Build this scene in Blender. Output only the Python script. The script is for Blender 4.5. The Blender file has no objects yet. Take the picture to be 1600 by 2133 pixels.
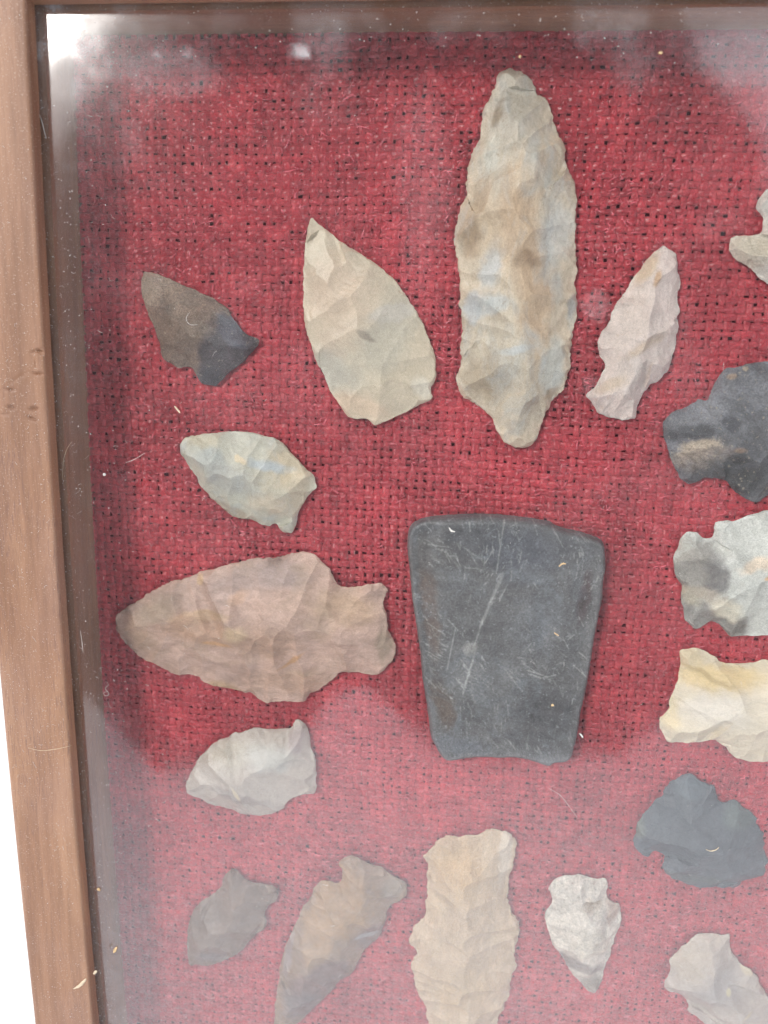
import bpy, math, random
import numpy as np
from mathutils import Matrix, Vector, geometry

# ------------------------------------------------------------------ camera, sky, sun, exposure
SC = bpy.context.scene
COL = SC.collection
MM = 0.001                      # everything below is laid out in millimetres: x right, y up the case, z out of it
random.seed(7)
RNG = np.random.default_rng(7)

cam_data = bpy.data.cameras.new('camera')
cam = bpy.data.objects.new('camera', cam_data)
COL.objects.link(cam)
cam.matrix_world = Matrix.Translation((0.09352, -0.06870, 0.19298)) @ Matrix((
    (0.995218, -0.045296, 0.086541), (0.025783, 0.976376, 0.214535), (-0.094214, -0.211278, 0.972875))).to_4x4()
cam_data.sensor_fit = 'HORIZONTAL'
cam_data.sensor_width = 36.0
cam_data.lens = 36.09
cam_data.clip_start = 0.005
cam_data.clip_end = 60.0
cam_data.dof.use_dof = True
cam_data.dof.focus_distance = 0.196
cam_data.dof.aperture_fstop = 0.036 / 0.0018   # an aperture about 1.8 mm wide, as in a phone
SC.camera = cam

SUN_DIR = Vector((-0.475, 0.366, 0.80)).normalized()
world = bpy.data.worlds.new('World')
SC.world = world
world.use_nodes = True
wn, wl = world.node_tree.nodes, world.node_tree.links
wn.clear()
sky = wn.new('ShaderNodeTexSky')
sky.sky_type = 'NISHITA'
sky.sun_disc = False
sky.sun_elevation = math.asin(SUN_DIR.z)
sky.sun_rotation = math.atan2(SUN_DIR.x, SUN_DIR.y)
sky.air_density = 1.0
sky.dust_density = 3.0
wtc = wn.new('ShaderNodeTexCoord')
wno = wn.new('ShaderNodeTexNoise'); wno.inputs['Scale'].default_value = 2.2; wno.inputs['Detail'].default_value = 5.0
wl.new(wtc.outputs['Generated'], wno.inputs['Vector'])
wcr = wn.new('ShaderNodeValToRGB')
wcr.color_ramp.elements[0].position = 0.30; wcr.color_ramp.elements[0].color = (6.4, 6.7, 7.2, 1)
wcr.color_ramp.elements[1].position = 0.75; wcr.color_ramp.elements[1].color = (8.6, 8.8, 9.2, 1)
wl.new(wno.outputs['Fac'], wcr.inputs['Fac'])
wmx = wn.new('ShaderNodeMixRGB'); wmx.inputs['Fac'].default_value = 0.85      # an overcast sky: mostly cloud
wl.new(sky.outputs['Color'], wmx.inputs['Color1']); wl.new(wcr.outputs['Color'], wmx.inputs['Color2'])
wbg = wn.new('ShaderNodeBackground'); wbg.inputs['Strength'].default_value = 0.10
wl.new(wmx.outputs['Color'], wbg.inputs['Color'])
wout = wn.new('ShaderNodeOutputWorld')
wl.new(wbg.outputs['Background'], wout.inputs['Surface'])

sun_data = bpy.data.lights.new('sun', 'SUN')
sun_data.energy = 1.2
sun_data.angle = math.radians(11.0)
sun_data.color = (1.0, 0.965, 0.92)
sun = bpy.data.objects.new('sun', sun_data)
COL.objects.link(sun)
sun.rotation_euler = SUN_DIR.to_track_quat('Z', 'Y').to_euler()
sun.location = SUN_DIR * 3.0

SC.view_settings.view_transform = 'Standard'
SC.view_settings.look = 'None'
SC.view_settings.gamma = 1.0
SC.view_settings.use_curve_mapping = False
SC.view_settings.exposure = 1.0
SC.render.engine = 'CYCLES'
SC.cycles.max_bounces = 5
SC.cycles.diffuse_bounces = 3
SC.cycles.glossy_bounces = 2
SC.cycles.transparent_max_bounces = 8
SC.cycles.caustics_reflective = False
SC.cycles.caustics_refractive = False
SC.cycles.use_adaptive_sampling = True
SC.cycles.adaptive_threshold = 0.04
SC.cycles.sample_clamp_indirect = 6.0

OUTLINES = {
 'two_tone': [(15.8,-53.0),(18.8,-53.5),(21.1,-54.4),(25.1,-55.9),(27.2,-56.7),(30.2,-57.9),(32.5,-58.8),(34.5,-60.2),(36.3,-61.3),(37.3,-62.6),(38.3,-64.3),(39.8,-66.2),(41.4,-67.5),(43.2,-68.0),(44.2,-68.5),(44.4,-69.0),(43.9,-70.3),(42.9,-71.5),(41.6,-72.8),(40.0,-74.4),(38.4,-75.7),(36.6,-77.0),(35.5,-78.3),(34.1,-79.7),(32.8,-80.4),(30.7,-80.2),(29.4,-79.8),(28.6,-78.5),(27.9,-77.2),(26.9,-76.2),(25.6,-76.0),(23.4,-76.1),(21.6,-75.1),(19.8,-74.2),(19.1,-72.7),(19.0,-71.2),(18.2,-68.2),(17.2,-65.7),(16.3,-63.8),(15.6,-61.8),(15.2,-59.9),(14.7,-58.2),(14.6,-55.8),(15.2,-54.0)],
 'cream_leaf': [(57.3,-40.2),(58.6,-41.2),(61.5,-43.2),(63.9,-45.0),(66.8,-46.8),(69.4,-48.2),(72.6,-50.1),(76.2,-52.8),(78.5,-55.2),(80.3,-57.4),(82.1,-59.9),(84.0,-62.6),(85.5,-65.7),(86.8,-68.5),(87.8,-71.1),(88.2,-73.0),(88.2,-74.8),(88.4,-76.2),(87.8,-78.0),(87.1,-79.2),(87.3,-80.6),(87.6,-81.8),(85.0,-83.3),(81.5,-85.1),(78.3,-86.8),(75.6,-88.2),(73.7,-89.1),(72.6,-87.9),(71.1,-87.4),(68.7,-87.4),(66.8,-86.8),(65.6,-85.5),(64.1,-83.4),(62.5,-81.4),(61.6,-79.4),(60.7,-77.0),(59.2,-74.7),(58.1,-72.2),(57.2,-69.3),(56.3,-66.7),(55.6,-63.6),(55.3,-59.9),(55.4,-57.9),(55.3,-54.0),(55.5,-50.1),(55.7,-46.8),(56.0,-44.3),(56.5,-41.9)],
 'long_blade': [(102.1,-8.1),(103.8,-8.2),(106.0,-9.4),(107.6,-11.2),(108.6,-13.5),(110.6,-14.5),(111.9,-16.9),(112.9,-19.4),(113.7,-21.8),(115.2,-23.8),(115.9,-27.1),(117.2,-29.9),(118.4,-32.8),(119.1,-36.2),(119.3,-39.5),(119.3,-42.9),(119.8,-47.2),(120.3,-50.2),(120.0,-54.1),(121.0,-58.9),(120.8,-62.9),(120.3,-66.5),(120.2,-71.0),(120.5,-73.8),(119.6,-76.6),(119.3,-78.4),(117.6,-80.3),(116.1,-82.7),(115.0,-86.0),(114.0,-88.9),(113.6,-90.8),(112.3,-92.3),(110.5,-93.2),(108.1,-93.0),(106.2,-92.1),(104.6,-90.2),(103.6,-88.3),(102.8,-86.5),(100.5,-84.2),(97.6,-82.4),(95.2,-81.0),(94.1,-79.2),(93.5,-76.4),(94.3,-72.7),(93.9,-69.9),(94.2,-66.3),(94.1,-62.6),(93.2,-59.1),(93.0,-53.7),(92.4,-49.4),(91.6,-45.4),(91.5,-43.3),(91.9,-40.7),(92.2,-38.5),(93.7,-35.1),(93.7,-31.8),(93.9,-28.0),(94.7,-25.1),(96.1,-22.6),(96.4,-19.4),(96.9,-16.9),(98.1,-13.7),(99.5,-11.3),(99.4,-9.7),(100.4,-8.6)],
 'pink_point': [(139.6,-45.2),(141.2,-46.3),(142.3,-47.1),(143.0,-49.5),(143.7,-52.4),(144.1,-54.5),(143.8,-56.4),(144.4,-59.1),(144.3,-61.3),(144.8,-63.7),(144.3,-65.9),(144.3,-68.4),(144.0,-70.9),(143.6,-72.8),(142.4,-74.6),(141.2,-76.1),(139.6,-77.0),(138.3,-78.4),(137.6,-79.9),(137.2,-81.3),(136.8,-83.0),(136.9,-84.5),(136.1,-85.0),(134.2,-85.4),(131.9,-85.0),(129.8,-84.6),(128.1,-83.9),(127.1,-82.5),(125.8,-81.1),(124.7,-80.0),(125.9,-78.7),(127.0,-77.3),(127.6,-75.3),(128.5,-73.9),(128.4,-72.5),(127.7,-71.1),(126.8,-69.2),(126.6,-66.9),(127.0,-65.0),(128.3,-63.3),(128.9,-61.1),(129.8,-58.6),(131.0,-56.7),(132.2,-54.8),(133.1,-52.6),(134.6,-50.7),(135.7,-48.5),(137.2,-46.9),(138.4,-45.8)],
 'ivory_point': [(161.0,-32.9),(159.8,-34.0),(159.1,-35.5),(159.0,-36.8),(159.8,-37.8),(160.7,-38.8),(160.9,-40.3),(160.9,-41.4),(160.1,-42.4),(158.3,-42.8),(154.5,-43.0),(154.2,-45.1),(154.9,-46.9),(156.1,-48.2),(158.3,-49.2),(160.3,-50.5),(161.8,-51.8),(163.6,-53.3),(166.6,-55.4),(170.6,-56.1),(175.7,-54.4),(181.7,-51.2),(186.3,-47.5),(185.7,-46.4),(179.3,-43.4),(172.2,-38.9),(167.8,-35.2),(164.6,-32.9),(162.8,-32.4)],
 'charcoal_point': [(165.8,-70.6),(163.3,-70.9),(160.6,-71.5),(158.3,-72.2),(156.5,-72.4),(155.5,-73.7),(154.6,-75.4),(154.1,-76.9),(153.7,-78.5),(153.3,-79.9),(152.7,-80.2),(152.0,-80.0),(151.0,-79.9),(150.3,-80.7),(148.9,-81.5),(147.5,-82.3),(145.7,-82.8),(144.7,-84.0),(143.6,-85.4),(143.5,-86.9),(144.1,-89.3),(145.0,-91.2),(145.6,-93.1),(146.6,-95.3),(148.0,-97.6),(149.1,-99.2),(150.8,-100.4),(152.1,-100.2),(153.6,-99.5),(154.6,-98.8),(156.5,-98.9),(158.5,-99.0),(160.1,-99.5),(161.4,-101.1),(163.5,-102.6),(165.5,-103.7),(167.1,-104.3),(168.2,-104.2),(169.2,-103.1),(169.9,-102.5),(172.7,-100.6),(176.8,-96.4),(181.6,-90.8),(187.1,-84.4),(187.8,-83.2),(182.7,-79.2),(176.6,-74.7),(170.7,-71.7)],
 'mottled_base': [(170.4,-106.3),(168.4,-106.8),(166.2,-107.5),(163.9,-108.8),(162.2,-109.2),(160.2,-109.4),(158.9,-109.6),(158.4,-110.2),(158.4,-111.7),(158.3,-113.2),(157.7,-113.9),(156.6,-113.9),(155.2,-113.3),(153.9,-112.5),(152.6,-112.2),(151.7,-112.8),(150.8,-114.1),(150.4,-115.4),(150.0,-116.9),(149.3,-118.6),(149.5,-120.9),(150.1,-122.9),(150.8,-124.7),(152.2,-126.2),(152.3,-128.2),(152.4,-130.2),(153.2,-132.6),(153.7,-134.9),(154.9,-136.3),(156.6,-137.6),(157.7,-137.5),(158.8,-136.7),(159.8,-135.7),(161.0,-135.4),(162.3,-136.0),(163.6,-137.2),(164.8,-138.4),(165.8,-139.1),(167.6,-138.9),(171.0,-138.6),(174.5,-138.2),(179.4,-136.2),(185.7,-131.2),(191.6,-124.9),(195.9,-120.2),(194.9,-119.0),(188.3,-114.0),(180.9,-109.3),(175.5,-106.7)],
 'buff_point': [(153.5,-143.6),(155.5,-143.0),(158.2,-142.8),(159.8,-143.5),(161.4,-144.3),(162.5,-144.8),(163.4,-145.9),(164.8,-146.4),(166.5,-146.5),(169.4,-146.1),(172.0,-145.7),(174.2,-144.8),(175.3,-145.0),(179.3,-146.3),(187.2,-148.7),(195.5,-153.3),(197.8,-156.5),(194.8,-161.9),(189.8,-167.2),(184.6,-171.2),(178.9,-173.1),(175.0,-173.3),(171.2,-172.8),(169.5,-171.5),(167.9,-169.8),(166.2,-168.6),(165.1,-168.0),(164.1,-168.0),(162.6,-168.4),(160.7,-168.8),(157.5,-169.3),(154.8,-169.5),(153.2,-169.4),(152.1,-168.3),(151.3,-166.6),(150.6,-165.3),(150.4,-163.1),(150.8,-162.2),(151.7,-161.0),(152.6,-159.6),(152.2,-158.3),(152.5,-156.8),(153.2,-154.1),(153.7,-151.9),(153.8,-149.7),(153.9,-147.6),(153.6,-145.2)],
 'slate_point': [(159.7,-178.2),(161.2,-178.7),(162.5,-180.0),(164.0,-180.8),(165.5,-181.1),(166.5,-181.8),(166.9,-183.4),(167.6,-185.0),(168.7,-185.8),(170.3,-185.4),(171.9,-184.8),(173.2,-185.7),(174.8,-186.9),(176.6,-188.0),(177.7,-189.1),(178.4,-191.3),(179.5,-192.6),(180.4,-194.5),(180.9,-196.7),(181.6,-199.4),(182.5,-201.9),(182.4,-203.9),(182.3,-206.2),(180.9,-207.1),(178.6,-208.3),(176.9,-208.9),(176.4,-210.2),(175.3,-211.1),(172.8,-211.3),(170.4,-211.4),(167.5,-211.9),(164.8,-212.0),(162.5,-211.3),(160.4,-210.5),(158.4,-210.1),(156.8,-208.7),(155.4,-207.1),(155.6,-204.8),(155.2,-203.1),(153.9,-202.2),(152.4,-202.5),(151.6,-203.6),(150.3,-203.5),(148.4,-202.3),(147.3,-200.7),(146.9,-199.0),(147.7,-196.6),(147.7,-194.3),(148.5,-192.0),(149.5,-190.0),(150.8,-188.2),(151.8,-186.4),(153.3,-184.6),(153.6,-182.7),(154.9,-181.2),(156.5,-179.9),(158.3,-178.7)],
 'ash_point': [(54.0,-170.5),(55.2,-170.9),(56.4,-172.0),(57.2,-173.5),(57.7,-175.6),(57.7,-177.8),(58.4,-179.6),(59.1,-181.3),(59.2,-184.5),(59.3,-187.0),(59.3,-188.9),(59.8,-190.1),(59.5,-191.7),(58.5,-192.9),(56.2,-193.1),(53.9,-194.1),(52.1,-195.2),(50.9,-196.6),(49.8,-198.3),(47.7,-199.8),(45.6,-200.5),(43.3,-201.0),(40.6,-200.9),(37.3,-200.9),(35.9,-200.0),(33.5,-199.4),(30.5,-198.9),(27.9,-198.1),(25.5,-196.9),(23.1,-196.1),(22.1,-194.9),(22.1,-192.6),(23.0,-190.3),(24.0,-188.3),(24.9,-186.3),(26.4,-184.0),(28.3,-181.6),(30.1,-179.4),(32.1,-178.3),(34.2,-177.4),(36.0,-176.0),(37.7,-175.6),(39.8,-174.7),(41.5,-173.9),(43.5,-173.8),(45.8,-174.0),(48.4,-173.9),(50.7,-173.5),(52.4,-172.8),(53.2,-171.5)],
 'taupe_point': [(35.2,-219.0),(36.8,-219.8),(38.2,-221.5),(40.5,-222.8),(43.7,-223.1),(46.9,-223.5),(48.3,-224.9),(48.5,-226.7),(47.4,-228.7),(45.5,-230.7),(44.6,-232.9),(45.0,-235.5),(44.5,-238.2),(41.7,-240.7),(39.3,-243.6),(36.9,-247.2),(33.0,-250.1),(30.1,-251.8),(26.7,-253.0),(23.9,-253.0),(21.4,-253.6),(20.8,-250.6),(20.7,-246.2),(21.0,-241.8),(21.9,-237.4),(23.4,-233.5),(25.9,-230.6),(28.7,-228.2),(31.6,-225.3),(32.1,-222.6),(33.3,-220.7)],
 'tan_mauve': [(69.6,-211.3),(72.3,-212.1),(75.9,-213.5),(79.0,-214.4),(81.3,-216.5),(83.5,-217.3),(85.3,-218.4),(85.9,-220.6),(85.5,-223.0),(83.8,-224.7),(81.6,-226.2),(80.5,-228.6),(80.3,-231.3),(79.5,-234.0),(77.8,-237.8),(74.7,-241.4),(72.9,-244.8),(71.6,-248.7),(69.8,-251.6),(67.5,-253.0),(65.2,-256.5),(61.9,-260.8),(59.1,-264.4),(56.3,-268.2),(53.9,-270.7),(50.5,-274.5),(48.1,-276.6),(47.1,-275.0),(47.2,-271.4),(47.4,-265.9),(47.9,-260.2),(48.7,-254.6),(49.2,-249.6),(50.6,-244.0),(52.5,-238.4),(54.3,-234.0),(55.7,-229.7),(58.0,-226.3),(58.9,-223.1),(60.7,-220.6),(61.8,-220.0),(63.8,-220.3),(65.7,-220.6),(67.0,-219.7),(67.4,-217.6),(66.9,-215.6),(66.2,-214.2),(67.3,-212.5)],
 'buff_blade': [(96.7,-202.3),(99.6,-202.5),(102.5,-202.0),(104.9,-201.3),(107.3,-199.9),(110.2,-199.5),(113.1,-199.9),(114.8,-201.1),(115.8,-203.2),(115.7,-205.3),(115.5,-208.6),(114.8,-211.1),(114.6,-214.9),(114.4,-218.8),(115.1,-223.1),(116.4,-226.4),(118.0,-228.5),(118.5,-230.9),(117.9,-234.2),(117.2,-236.8),(117.2,-239.8),(117.9,-242.7),(117.3,-245.3),(116.9,-249.0),(116.9,-252.1),(115.8,-255.3),(115.5,-258.0),(114.5,-260.2),(114.0,-263.2),(112.8,-268.3),(110.5,-274.5),(107.7,-280.3),(105.6,-282.8),(102.8,-281.0),(99.0,-275.5),(96.1,-270.4),(93.9,-265.7),(92.9,-262.3),(92.6,-260.2),(91.1,-257.2),(89.7,-254.2),(89.1,-250.7),(88.3,-247.1),(88.5,-244.5),(89.5,-241.8),(89.0,-240.4),(87.0,-238.1),(87.5,-235.5),(88.9,-231.8),(90.6,-230.1),(91.6,-227.5),(91.3,-224.6),(91.9,-220.6),(91.6,-216.2),(91.6,-212.8),(90.9,-211.0),(90.2,-209.4),(91.9,-207.5),(93.4,-205.0),(95.5,-203.2)],
 'small_mottled': [(128.7,-212.3),(131.1,-211.8),(133.6,-211.2),(136.0,-211.6),(138.5,-212.1),(140.3,-211.7),(141.5,-213.7),(141.3,-216.1),(141.9,-217.9),(143.6,-219.0),(145.1,-219.5),(146.0,-223.8),(145.9,-226.7),(144.9,-229.8),(144.4,-232.8),(143.9,-236.8),(142.9,-239.9),(142.7,-242.4),(142.2,-246.0),(141.3,-248.4),(140.4,-249.3),(138.6,-248.5),(136.7,-246.2),(134.4,-243.9),(132.5,-241.1),(130.6,-237.8),(128.3,-235.0),(126.8,-231.2),(125.5,-227.4),(125.0,-224.5),(126.5,-221.4),(126.8,-219.5),(126.0,-217.6),(125.3,-216.5),(126.8,-213.7)],
 'pearl_point': [(167.4,-226.5),(169.1,-226.3),(171.1,-226.0),(173.2,-226.1),(175.3,-225.9),(175.7,-227.5),(175.9,-229.2),(176.5,-230.9),(177.8,-232.6),(179.2,-234.4),(180.5,-235.8),(181.8,-236.1),(182.9,-237.1),(184.4,-238.7),(185.5,-240.9),(186.8,-242.8),(188.1,-244.8),(191.3,-250.1),(194.5,-256.6),(196.4,-262.7),(196.2,-264.4),(192.7,-264.3),(186.1,-263.0),(179.3,-260.1),(174.7,-257.4),(171.4,-255.2),(169.8,-253.8),(167.7,-252.7),(166.8,-251.8),(166.9,-249.9),(165.9,-248.2),(164.1,-246.6),(162.7,-246.3),(161.4,-246.2),(160.3,-245.2),(159.8,-244.2),(159.8,-242.6),(160.4,-241.2),(160.7,-238.6),(160.3,-235.8),(161.1,-234.4),(162.0,-233.1),(163.1,-231.1),(164.4,-229.7),(165.3,-228.2),(166.2,-227.2)],
 'blue_grey': [(26.1,-93.3),(29.0,-92.8),(31.8,-92.4),(35.0,-92.0),(37.8,-91.7),(40.6,-91.8),(43.4,-92.1),(45.9,-92.7),(48.1,-93.1),(49.5,-93.8),(50.6,-94.5),(52.0,-96.4),(53.7,-98.0),(55.1,-99.3),(56.5,-100.9),(58.2,-102.1),(58.6,-103.0),(58.7,-104.2),(59.0,-105.4),(57.6,-106.7),(56.5,-107.9),(55.4,-110.0),(54.4,-111.7),(54.0,-113.7),(53.6,-115.8),(53.0,-117.1),(52.3,-117.7),(50.9,-117.5),(49.4,-116.8),(48.6,-115.4),(47.4,-115.5),(46.6,-116.0),(44.9,-115.9),(43.1,-115.3),(41.4,-114.5),(39.4,-114.4),(37.1,-114.1),(35.4,-113.0),(33.4,-111.2),(32.0,-109.9),(30.0,-108.0),(28.4,-106.0),(27.3,-103.8),(25.6,-101.6),(24.5,-99.4),(23.4,-98.0),(23.1,-96.4),(23.4,-95.1),(24.4,-93.9)],
 'brown_large': [(3.5,-146.2),(4.2,-142.9),(7.0,-140.8),(10.9,-138.1),(14.8,-135.4),(19.1,-133.0),(23.9,-131.4),(28.2,-129.5),(32.4,-128.0),(36.6,-126.7),(41.3,-125.4),(46.4,-124.6),(50.5,-123.9),(53.1,-123.1),(56.1,-122.7),(58.7,-123.5),(60.2,-124.2),(61.8,-126.2),(63.3,-127.9),(64.1,-130.0),(65.9,-131.5),(68.9,-131.4),(71.5,-130.9),(74.5,-130.1),(76.5,-130.3),(78.0,-131.8),(77.1,-134.2),(77.2,-136.9),(78.0,-139.0),(78.3,-142.2),(79.9,-145.3),(80.8,-146.9),(80.6,-149.6),(79.1,-152.4),(77.1,-155.0),(75.1,-155.9),(71.4,-155.4),(67.8,-155.4),(65.7,-155.8),(63.6,-158.2),(60.5,-160.9),(56.8,-163.2),(56.3,-164.6),(53.1,-165.1),(48.9,-165.4),(45.6,-166.1),(43.5,-165.0),(41.4,-163.7),(38.1,-163.1),(34.9,-162.4),(31.2,-162.1),(27.9,-161.2),(26.4,-159.6),(24.2,-159.0),(21.5,-159.4),(18.2,-158.8),(15.6,-157.5),(11.3,-155.8),(8.6,-153.8),(6.0,-151.1),(4.2,-148.4)],
 'celt': [(85.0,-112.5),(87.8,-111.4),(91.8,-110.8),(97.2,-110.2),(102.6,-109.9),(107.2,-110.0),(111.5,-110.3),(115.1,-110.7),(118.0,-111.1),(119.5,-112.0),(122.3,-112.8),(125.6,-113.3),(128.8,-114.3),(130.6,-114.9),(131.8,-116.2),(132.3,-118.8),(132.7,-122.5),(132.4,-125.9),(132.6,-130.1),(132.2,-133.9),(131.8,-137.8),(131.4,-141.8),(131.2,-145.7),(130.9,-150.5),(130.4,-156.2),(129.7,-161.5),(129.5,-166.0),(128.9,-170.7),(128.1,-174.5),(126.3,-175.9),(124.1,-176.3),(122.7,-177.3),(120.4,-177.0),(117.7,-176.2),(113.8,-175.6),(108.8,-176.0),(104.2,-176.2),(100.4,-176.9),(96.6,-177.9),(94.7,-177.6),(93.0,-175.6),(90.9,-171.5),(90.0,-166.9),(89.2,-161.6),(88.0,-155.4),(87.2,-148.6),(86.0,-141.4),(84.6,-133.6),(83.6,-125.9),(82.8,-119.4),(82.9,-115.6),(83.6,-113.7)],
}
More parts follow.
